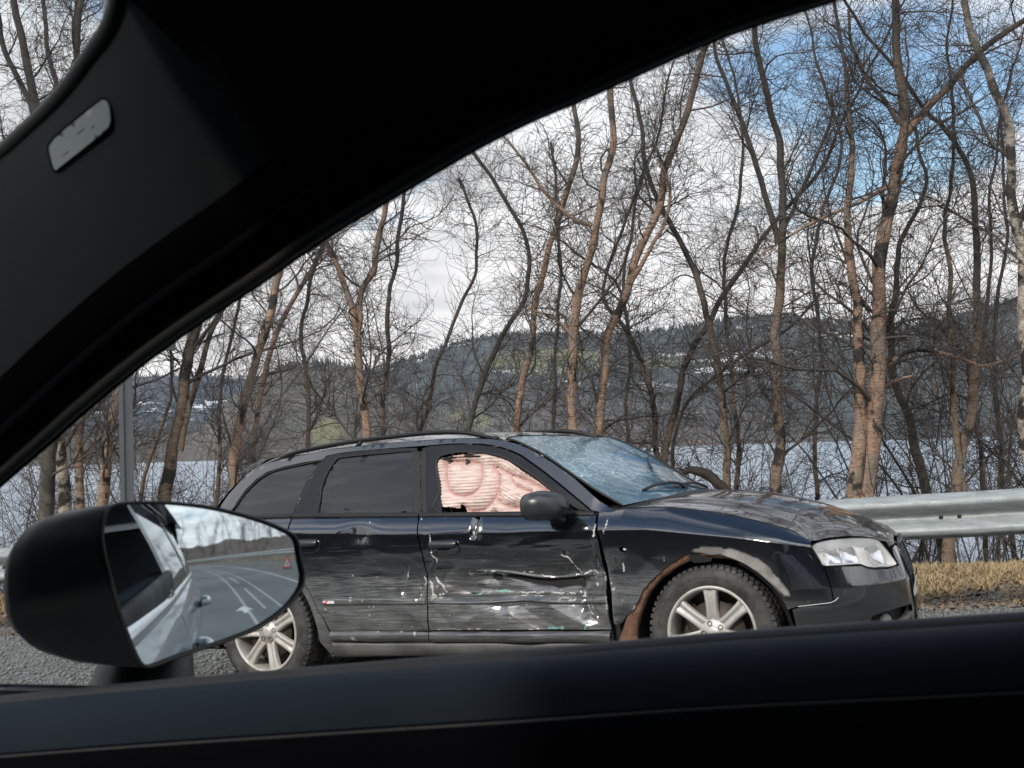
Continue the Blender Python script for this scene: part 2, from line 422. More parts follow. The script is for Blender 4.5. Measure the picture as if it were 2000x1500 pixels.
def mat_bag():
    m = material('airbag_cloth', (.75, .62, .57), .75, Subsurface_Weight=.0); n = Nodes(m); A = n.attr('marks_a')
    a = n.noise(n.coord(scale=(1, 1, 9)), 12, 5, .6)
    c = n.mix(n.ramp(a, .3, .7), (.72, .585, .53), (.52, .39, .35)); c = n.mix(A[0], c, (.50, .25, .22)); c = n.mix(A[1], c, (.03, .03, .03))
    n.set(Base_Color=c, Sheen_Weight=.3); n.bump(n.noise(n.coord(), 60, 3), .25, .002); return m
MT['bag'] = mat_bag()
def mat_galv():
    m = material('galvanised_steel', (.38, .40, .40), .6, .3); n = Nodes(m); a = n.noise(n.coord(scale=(1, 1, 6)), 6, 7, .7); sp = n.noise(n.coord(), 70, 2)
    n.set(Base_Color=n.mix(n.ramp(a, .3, .75), (.36, .39, .395), (.21, .23, .23))); n.set(Roughness=n.ramp(sp, .3, .7, .52, .7)); return m
MT['galv'] = mat_galv()
MT['bark_o'] = mat_bark('orange_birch_bark', (.31, .18, .12), (.40, .29, .21), .6, 4.3)
MT['bark_p'] = mat_bark('pale_birch_bark', (.42, .36, .29), (.55, .50, .42), .9, 4.2)
MT['bark_b'] = mat_bark('brown_birch_bark', (.19, .13, .092), (.27, .205, .155), .8, 2.8)
MT['bark_g'] = mat_bark('mossy_grey_bark', (.085, .078, .058), (.13, .12, .095), .5, 1.5, pale=(.075, .065, .055))
MT['twig'] = simple('twig_bark', (.075, .062, .056), .85, var=.4, scale=3)
MT['limb'] = simple('limb_bark', (.08, .07, .062), .85, var=.4, scale=5, bump=.4)
MT['deadwood'] = simple('dead_wood', (.045, .038, .032), .9, var=.5, scale=16, bump=.8)

def obj_r(n):
    """Distance to the right of the camera's own line of travel, from object coordinates."""
    sp = n.new('SeparateXYZ'); n.link(n.coord(), sp.inputs[0])
    r = n.math('ADD', n.math('MULTIPLY', sp.outputs[0], SR), n.math('MULTIPLY', sp.outputs[1], CRr)); s_ = n.math('SUBTRACT', n.math('MULTIPLY', sp.outputs[0], CRr), n.math('MULTIPLY', sp.outputs[1], SR))
    return n.math('ADD', r, n.math('MULTIPLY', n.math('POWER', n.math('MAXIMUM', n.math('SUBTRACT', n.math('MINIMUM', s_, 90.0), 8.0), 0.0), 2), BEND))
BEND = .0050; RA = R(20); SR, CRr = math.sin(RA), math.cos(RA)
def mat_ground():
    m = material('roadside_ground', (.2, .2, .2), .95); n = Nodes(m); g = n.coord(); r = obj_r(n)
    a = n.noise(g, 26, 6, .75); b = n.noise(g, 1.3, 5, .6); s = n.noise(g, 110, 3, .7)
    vor = n.new('TexVoronoi', feature='F1'); vor.inputs['Scale'].default_value = 38; n.link(g, vor.inputs['Vector'])
    sc = n.new('SeparateColor'); n.link(vor.outputs['Color'], sc.inputs[0])
    grav = n.mix(n.ramp(a, .3, .7), (.075, .077, .072), (.20, .203, .193)); grav = n.mix(n.ramp(sc.outputs[0], .72, .95, 0, .8), grav, (.36, .37, .355)); grav = n.mix(n.ramp(b, .45, .7, 0, .45), grav, (.05, .045, .04))
    lit = n.mix(n.ramp(a, .3, .7), (.11, .08, .05), (.27, .20, .125)); tan = n.mix(n.ramp(s, .3, .7), (.19, .13, .065), (.40, .30, .15))
    rr = n.math('ADD', r, n.math('MULTIPLY', n.math('SUBTRACT', b, .5), 1.6))
    c = n.mix(n.ramp(rr, 10.35, 10.75), grav, lit); c = n.mix(n.ramp(rr, 11.3, 12.0), c, tan); c = n.mix(n.ramp(rr, 14.5, 16), c, (.06, .045, .03))
    c = n.mix(n.ramp(n.math('MULTIPLY', r, -1), 9, 11), c, (.035, .035, .022))
    n.set(Base_Color=c); n.bump(n.math('ADD', a, n.math('MULTIPLY', vor.outputs['Distance'], -.8)), .9, .03); return m
MT['ground'] = mat_ground()
def mat_asphalt():
    m = material('asphalt', (.06, .06, .06), .85); n = Nodes(m); g = n.coord(); a = n.noise(g, 160, 3, .7); b = n.noise(g, .6, 5)
    n.set(Base_Color=n.mix(n.ramp(a, .3, .7), (.085, .09, .092), (.14, .145, .145))); n.set(Roughness=n.ramp(b, .3, .7, .6, .85)); n.bump(a, .4, .004); return m
MT['asphalt'] = mat_asphalt()
MT['roadpaint'] = simple('road_marking', (.68, .68, .66), .6, var=.15, scale=30)
def mat_water():
    m = material('fjord_water', (.10, .14, .17), .3); n = Nodes(m); g = n.coord()
    a = n.noise(n.coord(scale=(.5, 1, 1)), .55, 8, .65)
    n.bump(a, 1.0, .5); n.set(Roughness=.34, Base_Color=n.mix(n.ramp(n.noise(n.coord(scale=(.02, .08, 1)), 1, 5), .35, .7), (.20, .25, .30), (.31, .36, .41))); return m
MT['water'] = mat_water()
def mat_hill(name, dark, light, brown, snow=.62, field=None, snowz=(30, 330)):
    m = material(name, dark, .95); n = Nodes(m); g = n.coord()
    a = n.noise(g, .012, 8, .7); b = n.noise(n.coord(scale=(1, 1, 2.5)), .0022, 6, .6); s = n.noise(n.coord(scale=(1, .6, 4)), .0075, 6, .62); w = n.noise(n.coord(scale=(1, 1, 3)), .0016, 2)
    c = n.mix(n.ramp(a, .35, .65), dark, light); sp = n.new('SeparateXYZ'); n.link(g, sp.inputs[0])
    zz = n.math('ADD', sp.outputs[2], n.math('MULTIPLY', n.math('SUBTRACT', b, .5), 160))
    c = n.mix(n.math('MULTIPLY', n.ramp(b, .42, .62), n.ramp(zz, 180, 40)), c, n.mix(a, tuple(k * .7 for k in brown), brown))
    zn = n.math('MULTIPLY', n.ramp(sp.outputs[2], snowz[0], snowz[0] + 60), n.ramp(sp.outputs[2], snowz[1], snowz[1] - 50))
    k = n.math('MULTIPLY', n.math('MULTIPLY', n.ramp(s, snow, snow + .02), zn), n.ramp(w, .48, .54))
    c = n.mix(k, c, (.70, .73, .76))
    if field:
        for (cx, cy, cz, rx, rz) in field:
            d = n.math('ADD', n.math('POWER', n.math('DIVIDE', n.math('SUBTRACT', sp.outputs[0], cx), rx), 2), n.math('POWER', n.math('DIVIDE', n.math('SUBTRACT', sp.outputs[2], cz), rz), 2))
            c = n.mix(n.math('MULTIPLY', n.ramp(n.math('ADD', d, n.math('MULTIPLY', a, .9)), 1.35, .75), .8), c, n.mix(a, (.11, .12, .06), (.20, .19, .095)))
    n.set(Base_Color=c, Specular_IOR_Level=0.1); n.bump(a, .8, 12); return m

# ------------------------------------------------------------------ the wreck's frame fixes the slope of the shoulder
YAW, SLOPE = R(-29), R(2.05)
_x = np.array([math.cos(SLOPE) * math.cos(YAW), math.cos(SLOPE) * math.sin(YAW), math.sin(SLOPE)])
_y = np.array([-math.sin(YAW), math.cos(YAW), 0.0]); _z = np.cross(_x, _y)
CARROT = np.array([_x, _y, _z]).T
HUB = np.array([.886, 6.46, -.89])
G0 = HUB - .318 * _z
GX, GY = -_z[0] / _z[2], -_z[1] / _z[2]
GL = math.hypot(GX, GY)
def road_z(x, y):
    t = ((x - G0[0]) * GX + (y - G0[1]) * GY) / GL
    return G0[2] + GL * 45 * np.tanh(t / 45)
def bend(s): return -BEND * np.clip(np.minimum(s, 90) - 8, 0, None) ** 2   # the road curves away behind
def rs(x, y): s = x * CRr - y * SR; return x * SR + y * CRr - bend(s), s          # (r to the right of travel, s backwards along the road)
def xy(r, s):
    r = r + bend(s)
    return r * SR + s * CRr, r * CRr - s * SR
WATER_Z = -6.0
def ground_z(x, y):
    x = np.asarray(x, float); y = np.asarray(y, float)
    r, s = rs(x, y); z0 = road_z(x, y)
    rel = sst(r, 12.6, 15) * .35 + np.clip(r - 14.2, 0, 14) * .42 + sst(r, 8, 10.5) * .06
    mound = .10 * sst(r, 10.2, 11.6) * (1 - sst(r, 13.2, 15))
    z = z0 - rel + mound
    z = np.where(r > 30, np.minimum(z, WATER_Z - .6 - (r - 30) * .1), z)
    z = np.where(r < -9, z + np.minimum((-9 - r) * .34, 34) * 1.0, z)
    P = np.c_[np.ravel(x), np.ravel(y)]
    n = (fbm(P * .7, 4, 3) - .5).reshape(z.shape); n2 = (fbm(P * 6, 3, 5) - .5).reshape(z.shape)
    rough = .05 * sst(r, 5.6, 7) + .35 * sst(r, 14, 20) + .8 * sst(-r, 9, 18)
    return np.maximum(z + n * rough + n2 * .03 * sst(r, 10, 11), -40)

def build_ground():
    def axis(lo, hi, fine, span, step):
        a = np.arange(fine[0], fine[1], step); g = [a[-1]]
        d = step
        while g[-1] < hi: d *= 1.22; g.append(g[-1] + d)
        h = [a[0]]; d = step
        while h[-1] > lo: d *= 1.22; h.append(h[-1] - d)
        return np.r_[h[:0:-1], a, g[1:]]
    rr = axis(-3500, 160, (5, 18), 0, .12); ss = axis(-3500, 3500, (-9, 8), 0, .14)
    Rr, Ss = np.meshgrid(rr, ss, indexing='ij'); X, Y = xy(Rr, Ss); Z = ground_z(X, Y)
    n, m = X.shape; I = np.arange(n * m).reshape(n, m)
    F = np.stack([I[:-1, :-1], I[:-1, 1:], I[1:, 1:], I[1:, :-1]], -1).reshape(-1, 4)
    add('ground', np.stack([X, Y, Z], -1).reshape(-1, 3), F, MT['ground'], kind='structure')
build_ground()

def strip(name, r0, r1, s0, s1, lift, mat, nr=2, step=1.0, parent=None, r0b=None, r1b=None, **kw):
    ns = max(2, int((s1 - s0) / step)); V = []
    for k in range(ns + 1):
        t = k / ns; s = s0 + (s1 - s0) * t; a = r0 + ((r0b if r0b is not None else r0) - r0) * t; b = r1 + ((r1b if r1b is not None else r1) - r1) * t
        for j in range(nr + 1):
            x, y = xy(a + (b - a) * j / nr, s); V.append((x, y, road_z(x, y) + lift))
    I = np.arange((ns + 1) * (nr + 1)).reshape(ns + 1, nr + 1)
    F = np.stack([I[:-1, :-1], I[:-1, 1:], I[1:, 1:], I[1:, :-1]], -1).reshape(-1, 4)
    return add(name, V, F, mat, parent, **kw)
MT['worn_paint'] = simple('worn_marking', (.36, .37, .37), .7, var=.4, scale=12)
road = strip('road', -6.5, 4.9, -160, 200, .006, MT['asphalt'], 8, 1.0, kind='structure')
ln = strip('edge_line', 4.40, 4.55, -120, 160, .011, MT['worn_paint'], 1, 1.0, road)
for rr_, dash in ((1.95, 0), (2.35, 0), (2.75, 0)):
    for k in range(-4, 14):
        strip('lane_line', rr_ + .0, rr_ + .07, k * 5.0, k * 5.0 + (4.99 if rr_ != 2.35 else 3.4), .011, MT['worn_paint'], 1, 1.0, road)
def arrow():
    m = Mesh(); P = [(1.86, 4.8), (1.97, 4.8), (1.97, 5.05), (2.12, 5.05), (1.92, 5.5), (1.70, 5.05), (1.86, 5.05)]
    V = [(*xy(r, s), 0) for r, s in P]; V = [(x, y, float(road_z(x, y)) + .012) for x, y, _ in V]
    m.add(V, [(0, 1, 2, 6), (5, 6, 2, 3, 4)]); m.build('arrow_marking', MT['roadpaint'], road, False)
arrow()

# water and far shore
_w = 9000
WX = np.linspace(-_w, _w, 3)
add('fjord_water', [(x, y, WATER_Z) for x in (-_w, _w) for y in (14, 7500)], np.array([[0, 2, 3, 1]]), MT['water'], kind='structure')

def build_hill(name, ridge, d0, d1, mat, seed, amp, nx=760, nt=46, x0=-4500, x1=5500, tail=.35, kind='structure'):
    px = np.linspace(x0, x1, nx); rp = np.array(ridge, float)
    ry = np.interp(px, rp[:, 0], rp[:, 1])
    th = (px - 1000) / FPX
    hor = 875 - (px - 1000) * math.tan(ROLL)
    H = (hor - ry) / FPX * d1
    t = np.r_[np.linspace(0, 1, nt), 1 + np.linspace(.03, tail, 8)]
    D = d0 + (d1 - d0) * t
    X = th[:, None] * D; Y = np.broadcast_to(D, X.shape)
    prof = np.where(t <= 1, np.sin(np.clip(t, 0, 1) * np.pi / 2) ** 1.15, 1 - (t - 1) * 1.4)
    P = np.stack([X.ravel() / 420, Y.ravel() / 420], -1)
    n = (fbm(P, 5, seed) - .5).reshape(X.shape)
    Z = WATER_Z - 2 + (H[:, None] - WATER_Z) * prof + n * amp * np.clip(t * 3, 0, 1) * np.where(t > .85, .35, 1)
    a, b = X.shape; I = np.arange(a * b).reshape(a, b)
    F = np.stack([I[:-1, :-1], I[1:, :-1], I[1:, 1:], I[:-1, 1:]], -1).reshape(-1, 4)
    add(name, np.stack([X, Y, Z], -1).reshape(-1, 3), F, mat, kind=kind)
    return px, D, X, Y, Z
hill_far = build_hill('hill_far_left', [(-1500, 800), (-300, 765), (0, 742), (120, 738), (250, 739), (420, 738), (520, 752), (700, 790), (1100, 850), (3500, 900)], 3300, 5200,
    mat_hill('hazed_hill_forest', (.035, .055, .075), (.06, .085, .105), (.10, .095, .095), .60, None, (20, 330)), 11, 30)  # bluish forest tones: the haze of distance is put into the colour
hill_mid = build_hill('hill_knoll', [(-1500, 900), (380, 850), (450, 775), (500, 738), (560, 712), (620, 706), (690, 716), (760, 745), (840, 800), (960, 850), (3500, 900)], 2350, 2900,
    mat_hill('knoll_forest', (.06, .06, .05), (.10, .095, .08), (.13, .11, .09), .95, [(-330, 0, 40, 34, 30)]), 21, 14)
_d = 4000
hill_main = build_hill('hill_across_fjord', [(-1500, 900), (300, 850), (560, 785), (680, 752), (800, 716), (860, 690), (950, 668), (1050, 661), (1200, 658), (1300, 650), (1400, 636), (1500, 624), (1600, 632), (1700, 641), (1800, 641), (1860, 634), (1920, 612), (2000, 598), (2200, 570), (3500, 640)], 2600, _d,
    mat_hill('main_hill_forest', (.04, .05, .052), (.07, .082, .082), (.13, .112, .105), .565,
             [(90, 0, 205, 190, 55), (-110, 0, 60, 90, 34), (330, 0, 190, 130, 26)], (110, 330)), 31, 46)

def conifers(name, hill, mats, count, seed, hgt, ridge_bias=.35, snow=False):
    """Spruce cover: thousands of small cones, denser towards the ridge line."""
    g = np.random.default_rng(seed); px, D, X, Y, Z = hill
    i = g.integers(0, X.shape[0] - 1, count); t = g.random(count); k = g.random(count) < ridge_bias
    jmax = 46; j = np.where(k, g.normal(44.4, .7, count), 3 + t ** .7 * 42); j = np.clip(j, 1, jmax + 2)
    j0 = np.floor(j).astype(int); fj = j - j0; fi = g.random(count)
    def S(A): return (A[i, j0] * (1 - fj) + A[i, j0 + 1] * fj) * (1 - fi) + (A[i + 1, j0] * (1 - fj) + A[i + 1, j0 + 1] * fj) * fi
    x, y, z = S(X), S(Y), S(Z)
    cl = fbm(np.c_[x, y] / 160, 3, seed) ; keep = (k | (cl > .46)) & (z > 8); x, y, z = x[keep], y[keep], z[keep]; n = len(x)
    h = hgt * (.6 + .8 * g.random(n)); w = h * (.20 + .1 * g.random(n)); a0 = g.random(n) * 6.28
    V = np.zeros((n, 5, 3)); V[:, 4] = np.stack([x, y, z + h], -1)
    for q in range(4): V[:, q] = np.stack([x + w * np.cos(a0 + q * 1.571), y + w * np.sin(a0 + q * 1.571), z - 2], -1)
    b = (np.arange(n) * 5)[:, None]; F = np.concatenate([b + np.array([[q, (q + 1) % 4, 4]]) for q in range(4)])
    add(name, V.reshape(-1, 3), F, mats, smooth=False, kind='stuff', label='dark spruce wood covering the far hillside')
MT['spruce'] = simple('spruce_needles', (.028, .038, .038), .95, var=.5, scale=.02)
MT['spruce_hazed'] = simple('spruce_needles_hazed', (.032, .048, .062), .95, var=.4, scale=.02)  # needles tinted bluer, distance haze painted in
conifers('spruce_forest', hill_main, MT['spruce'], 48000, 5, 17, .22)
conifers('spruce_forest_far', hill_far, MT['spruce_hazed'], 13000, 6, 17, .22)
conifers('spruce_forest_knoll', hill_mid, MT['spruce'], 4200, 8, 11, .45)

# houses on the far shore
MT['house_red'] = simple('red_boards', (.28, .07, .05), .8); MT['house_white'] = simple('white_boards', (.72, .71, .68), .7); MT['house_roof'] = simple('slate_roof', (.07, .065, .065), .8); MT['house_ochre'] = simple('ochre_boards', (.42, .22, .12), .8)
MT['pane'] = material('window_pane', (.03, .035, .04), .1)
def house(px, dx, w, h, mat, label):
    D = 2640 + dx; x = (px - 1000) / FPX * D; z = WATER_Z + 3 + dx * .09
    e = empty('far_house', label, 'house', (x, D, z), 'houses on the far shore')
    m = Mesh(); m.box((0, 0, h / 2), (w, w * .8, h)); m.add([(-w/2, -w*.4, h), (w/2, -w*.4, h), (w/2, w*.4, h), (-w/2, w*.4, h), (-w/2, 0, h*1.3), (w/2, 0, h*1.3)], [(0, 3, 4), (1, 5, 2)])
    m.build('wall', mat, e, False)
    r = Mesh(); r.add([(-w*.54, -w*.46, h*.97), (w*.54, -w*.46, h*.97), (w*.54, 0, h*1.42), (-w*.54, 0, h*1.42), (w*.54, w*.46, h*.97), (-w*.54, w*.46, h*.97)], [(0, 1, 2, 3), (3, 2, 4, 5)])
    r.build('roof', MT['house_roof'], e, False)
    for k in (-.25, .25):
        q = Mesh(); q.box((w * k, -w * .405, h * .6), (w * .16, .3, h * .3)); q.build('window', MT['pane'], e, False)
    return e
for a in ((1352, 0, 22, 8, 'house_ochre', 'long ochre house by the water right behind the leaning birch stem'), (1392, 40, 14, 7, 'house_white', 'white house up the slope beside the ochre one'),
          (1412, 10, 10, 5, 'house_white', 'small white boathouse at the waterline between two trunks'), (1338, 60, 12, 6, 'house_red', 'red house above the ochre one on the far shore'),
          (1533, 20, 10, 5, 'house_white', 'pale cabin on the shore just right of the straight grey trunk'), (1962, 14, 16, 7, 'house_white', 'white farmhouse on the shore near the right edge'),
          (1985, 60, 12, 6, 'house_red', 'red barn on the shore at the right edge'), (1822, 10, 9, 4, 'house_white', 'tiny white boathouse between the mossy trunk and the next birch'),
          (1235, 30, 12, 6, 'house_red', 'dark red house low on the shore left of the leaning stem')):
    house(*a[:4], MT[a[4]], a[5])

# ------------------------------------------------------------------ crash barrier
def guardrail():
    e = empty('guardrail', 'galvanised steel crash barrier running between the wreck and the trees', 'guardrail', (0, 0, 0))
    A = spot(2000, 953, 9.3); B = spot(0, 1071, 12.2); dirv = (B - A) / np.linalg.norm(B - A)
    # the W profile: (outwards, down from the top)
    prof = [(-.004, .010), (.0, .002), (.010, -.001), (.030, .010), (.058, .030), (.076, .050), (.082, .072), (.078, .092), (.052, .122), (.020, .150), (.008, .166), (.010, .182), (.030, .205),
            (.062, .232), (.079, .256), (.082, .276), (.074, .298), (.048, .316), (.020, .328), (.004, .330), (-.004, .324)]
    prof = smoothc([(a * .95, b * .93) for a, b in prof], False, 3); out = np.array([-SR, -CRr, 0])
    # positive s runs ahead (to the left of the picture), negative s back along the road, where the rail follows its bend
    rA, sA = rs(A[0], A[1]); zA = A[2] - float(road_z(A[0], A[1]))
    def rail_at(s):
        if s >= -4: return A + dirv * s
        q = A + dirv * -4; r0, s0 = rs(q[0], q[1]); x, y = xy(r0, s0 + (-4 - s)); return np.array([x, y, float(road_z(x, y)) + zA])
    S = np.arange(-91.7, 26, .5)
    rows = []
    for s in S:
        p = rail_at(s)
        sag = .006 * math.sin(s * 1.9) + .004 * math.sin(s * 4.3 + 1)
        rows.append([p + out * (a + sag) - np.array([0, 0, d + sag * .5]) for a, d in prof])
    for k in range(0, len(S) - 8, 8):
        m = Mesh(); seg = np.array(rows[k:k + 9]); m.grid(seg + out * (.004 if (k // 8) % 2 else 0)); o = m.build('rail_section', MT['galv'], e)
        if abs(S[k]) < 16:
            p = A + dirv * (S[k] + .12) + out * .014 - np.array([0, 0, .168])
            for dx in (0, .12): b = Mesh(); b.box(p + dirv * dx + out * .002, (.030, .024, .030), bev=.008); b.build('splice_bolt', MT['dark_metal'], e)
    for k in range(-22, 6):
        s = k * 4.0 + 2.2; p = rail_at(s); base = p - out * .10
        gz = float(ground_z(base[0], base[1])); m = Mesh()
        zt = p[2] - .03; c = (base + [0, 0, 0]); m.box((c[0], c[1], (zt + gz - .3) / 2), (.10, .10, zt - gz + .3), Matrix.Rotation(-RA, 3, 'Z'), .01)
        m.box(p - out * .045 - np.array([0, 0, .165]), (.06, .09, .22), Matrix.Rotation(-RA, 3, 'Z'))
        m.build('post', MT['galv'], e, False)
    return A, dirv
RAIL_A, RAIL_D = guardrail()

# ------------------------------------------------------------------ sign pole
def sign_pole():
    Y = 11.2; P = spot(249, 980, Y); top = spot(245, 640, Y)
    gz = float(ground_z(P[0], P[1]))
    e = empty('road_sign', 'grey road sign seen from behind on its square aluminium post', 'road sign', (P[0], P[1], gz))
    m = Mesh(); H = 3.6; w = .054
    sec = [(-w, -w), (-w * .35, -w), (-w * .35, -w * .72), (w * .35, -w * .72), (w * .35, -w), (w, -w), (w, w), (-w, w)]
    G = [[(x * math.cos(.25) - y * math.sin(.25), x * math.sin(.25) + y * math.cos(.25), z) for x, y in sec] for z in (-.3, H)]
    m.grid(np.array(G), closed=True); m.add(G[1], [tuple(range(8))]); m.build('post', MT['post_grey'], e, False)
    q = spot(338, 683, Y) ; z0 = q[2] - gz; x1 = q[0] - P[0]
    p = Mesh(); p.box((x1 - .36, .085, z0 + .36), (.72, .012, .72), bev=.004); p.build('sign_panel', MT['sign_back'], e, False)
    for z in (.14, .58):
        b = Mesh(); b.box((0, .066, z0 + z), (.5, .026, .035), bev=.004); b.build('bracket', MT['sign_back'], e, False)
MT['post_grey'] = simple('anodised_post', (.105, .112, .125), .5, metal=.3, scale=3); MT['sign_back'] = simple('sign_back_grey', (.035, .038, .04), .6)
sign_pole()

def haze():
    m = bpy.data.materials.new('air'); m.use_nodes = True; t = m.node_tree; t.nodes.clear(); o = t.nodes.new('ShaderNodeOutputMaterial'); v = t.nodes.new('ShaderNodeVolumePrincipled')
    v.inputs['Color'].default_value = (.80, .88, 1.0, 1); v.inputs['Density'].default_value = HAZE; v.inputs['Anisotropy'].default_value = .3; t.links.new(v.outputs[0], o.inputs['Volume'])
    b = Mesh(); b.box((0, 1500, 330), (15000, 13000, 760)); b.build('haze', m, None, False, kind='stuff')
HAZE = 0.00005
haze()

def roadside_spruces():
    g = np.random.default_rng(77); n = 900; r = -13 - g.random(n) ** 1.3 * 70; s_ = g.uniform(-120, 110, n); x, y = xy(r, s_); z = ground_z(x, y); h = 5 + 9 * g.random(n); V = []; F = []
    for k in range(n):
        a = np.arange(7) * .8976 + g.random() * 6; b = len(V)
        for j in range(4):
            zz = z[k] + h[k] * (.08 + .22 * j); w = h[k] * .17 * (1 - .23 * j) * g.uniform(.8, 1.2)
            for t in a: V.append((x[k] + w * math.cos(t) * g.uniform(.7, 1.2), y[k] + w * math.sin(t) * g.uniform(.7, 1.2), zz))
            V.append((x[k], y[k], zz + h[k] * .32)); o = b + j * 8; F += [(o + i, o + (i + 1) % 7, o + 7) for i in range(7)]
    add('spruce_wood', V, np.array(F), MT['spruce'], smooth=False, kind='stuff', label='dark spruce wood on the slope across the road')
roadside_spruces()

def hill_behind():
    ss = np.linspace(70, 260, 60); ww = np.linspace(-130, 110, 70); S_, W_ = np.meshgrid(ss, ww, indexing='ij'); X = W_ * SR + S_ * CRr; Y = W_ * CRr - S_ * SR
    Z = road_z(X, Y) - 1 + 8.5 * sst(S_, 75, 150) * (.55 + .9 * fbm(np.c_[X.ravel() / 28, Y.ravel() / 28], 3, 91).reshape(X.shape)) ; Z += 5.5 * (fbm(np.c_[X.ravel() / 5, Y.ravel() / 5], 4, 92).reshape(X.shape) - .5)
    n, m = X.shape; I = np.arange(n * m).reshape(n, m); F = np.stack([I[:-1, :-1], I[1:, :-1], I[1:, 1:], I[:-1, 1:]], -1).reshape(-1, 4)
    m_ = simple('leafless_wood', (.10, .08, .07), .95, var=.5, scale=.8, bump=1.0); add('hill_behind', np.stack([X, Y, Z], -1).reshape(-1, 3), F, m_, kind='structure')
hill_behind()

# ------------------------------------------------------------------ trees
def tubes(P, Rd, n):
    """P (N,K,3), Rd (N,K) -> vertices and quads for N tapered tubes."""
    N, K = P.shape[:2]
    T = np.gradient(P, axis=1); T /= np.linalg.norm(T, axis=2)[..., None] + 1e-9
    up = np.where(np.abs(T[:, :1, 2:3]) < .85, np.array([0, 0, 1.0]), np.array([1.0, .2, 0]))
    U = np.cross(T, np.broadcast_to(up, T.shape)); U /= np.linalg.norm(U, axis=2)[..., None] + 1e-9; W = np.cross(T, U)
    a = np.arange(n) * 2 * np.pi / n
    V = P[:, :, None] + Rd[:, :, None, None] * (np.cos(a)[:, None] * U[:, :, None] + np.sin(a)[:, None] * W[:, :, None])
    I = np.arange(N * K * n).reshape(N, K, n); J = np.roll(I, -1, axis=2)
    F = np.stack([I[:, :-1], J[:, :-1], J[:, 1:], I[:, 1:]], -1).reshape(-1, 4)
    return V.reshape(-1, 3), F

def walk(g, S, D, Ln, K, wob, up, droop=0.0):
    N = len(S); D = D / (np.linalg.norm(D, axis=1)[:, None] + 1e-9); P = np.zeros((N, K, 3)); P[:, 0] = S; st = (Ln / (K - 1))[:, None]
    mem = np.zeros((N, 3))
    for k in range(1, K):
        mem = .35 * mem + g.normal(0, wob, (N, 3)); D = D + mem; D[:, 2] += up - droop * k / K; D /= np.linalg.norm(D, axis=1)[:, None]
        P[:, k] = P[:, k - 1] + D * st * (.7 + .6 * g.random((N, 1)))
    return P

def sprout(g, P, Rd, n, t0, t1, ang, wts=None):
    """n start points on the polylines P, with a direction at an angle to the parent."""
    N, K = P.shape[:2]
    L = np.linalg.norm(np.diff(P, axis=1), axis=2).sum(1); w = L if wts is None else wts
    i = g.choice(N, n, p=w / w.sum()); t = (t0 + (t1 - t0) * g.random(n)) * (K - 1); k = np.minimum(t.astype(int), K - 2); f = (t - k)[:, None]
    S = P[i, k] * (1 - f) + P[i, k + 1] * f; T = P[i, k + 1] - P[i, k]; T /= np.linalg.norm(T, axis=1)[:, None] + 1e-9
    q = g.normal(0, 1, (n, 3)); q -= (q * T).sum(1)[:, None] * T; q /= np.linalg.norm(q, axis=1)[:, None] + 1e-9
    a = np.radians(g.uniform(*ang, n))[:, None]; r = Rd[i, k] * (1 - f[:, 0]) + Rd[i, k + 1] * f[:, 0]
    return S, T * np.cos(a) + q * np.sin(a), r, i, t / (K - 1)

def taper(r0, r1, K): return r0[:, None] + (r1 - r0)[:, None] * np.linspace(0, 1, K) ** .8

def spline3(P, n):
    P = np.asarray(P, float); Q = smoothc(P, False, 8); d = np.r_[0, np.cumsum(np.linalg.norm(np.diff(Q, axis=0), axis=1))]
    t = np.linspace(0, d[-1], n); return np.stack([np.interp(t, d, Q[:, k]) for k in range(3)], 1)

def crown_geom(g, stems, dens=1.0, wob=.20, low=.12, L2=(.7, 2.2), fine=1.0):
    """Crooked boughs, branches, twigs on the given stems [(points, radii)]. Returns boughs and twigs as (V,F)."""
    K = 24; SP = np.stack([np.stack([np.interp(np.linspace(0, 1, K), np.linspace(0, 1, len(p)), p[:, k]) for k in range(3)], 1) for p, r in stems])
    SR_ = np.stack([np.interp(np.linspace(0, 1, K), np.linspace(0, 1, len(p)), r) for p, r in stems])
    tot = np.linalg.norm(np.diff(SP, axis=1), axis=2).sum()
    n2 = int(3.6 * tot * dens); S, D, r, _, t = sprout(g, SP, SR_, n2, low, 1.0, (35, 75)); D[:, 2] += .12
    L = g.uniform(*L2, n2) * (1.12 - .5 * t) * np.clip(r / .045, .45, 1.3); P2 = walk(g, S, D, L, 11, wob, .035); r2 = np.minimum(r * .5, .004 + .0085 * L); R2 = taper(r2, r2 * .22, 11)
    n3 = int(n2 * 8.5); S, D, r, _, t = sprout(g, np.concatenate([P2]), R2, n3, .15, 1.0, (28, 65)); L = g.uniform(.25, .85, n3) * (1.15 - .5 * t)
    P3 = walk(g, S, D, L, 7, wob * 1.2, .03); r3 = np.clip(r * .6, .0026, .007); R3 = taper(r3, r3 * .35, 7)
    n4 = int(n3 * 5.0 * fine); S, D, r, _, t = sprout(g, P3, R3, n4, .12, 1.0, (25, 60)); L = g.uniform(.10, .34, n4)
    P4 = walk(g, S, D, L, 4, wob * 1.3, .02); R4 = taper(np.full(n4, .0021), np.full(n4, .0013), 4)
    n5 = int(tot * 26 * dens); S, D, r, _, t = sprout(g, SP, SR_, n5, low, 1.0, (40, 85)); P5 = walk(g, S, D, g.uniform(.2, .7, n5), 5, wob * 1.2, .04); R5 = taper(np.full(n5, .0035), np.full(n5, .0016), 5)
    v2, f2 = tubes(P2, R2, 5)
    out = []; off = 0; VV = []; FF = []
    for P, Rd in ((P3, R3), (P4, R4), (P5, R5)):
        v, f = tubes(P, Rd, 3); VV.append(v); FF.append(f + off); off += len(v)
    return (v2, f2), (np.concatenate(VV), np.concatenate(FF))

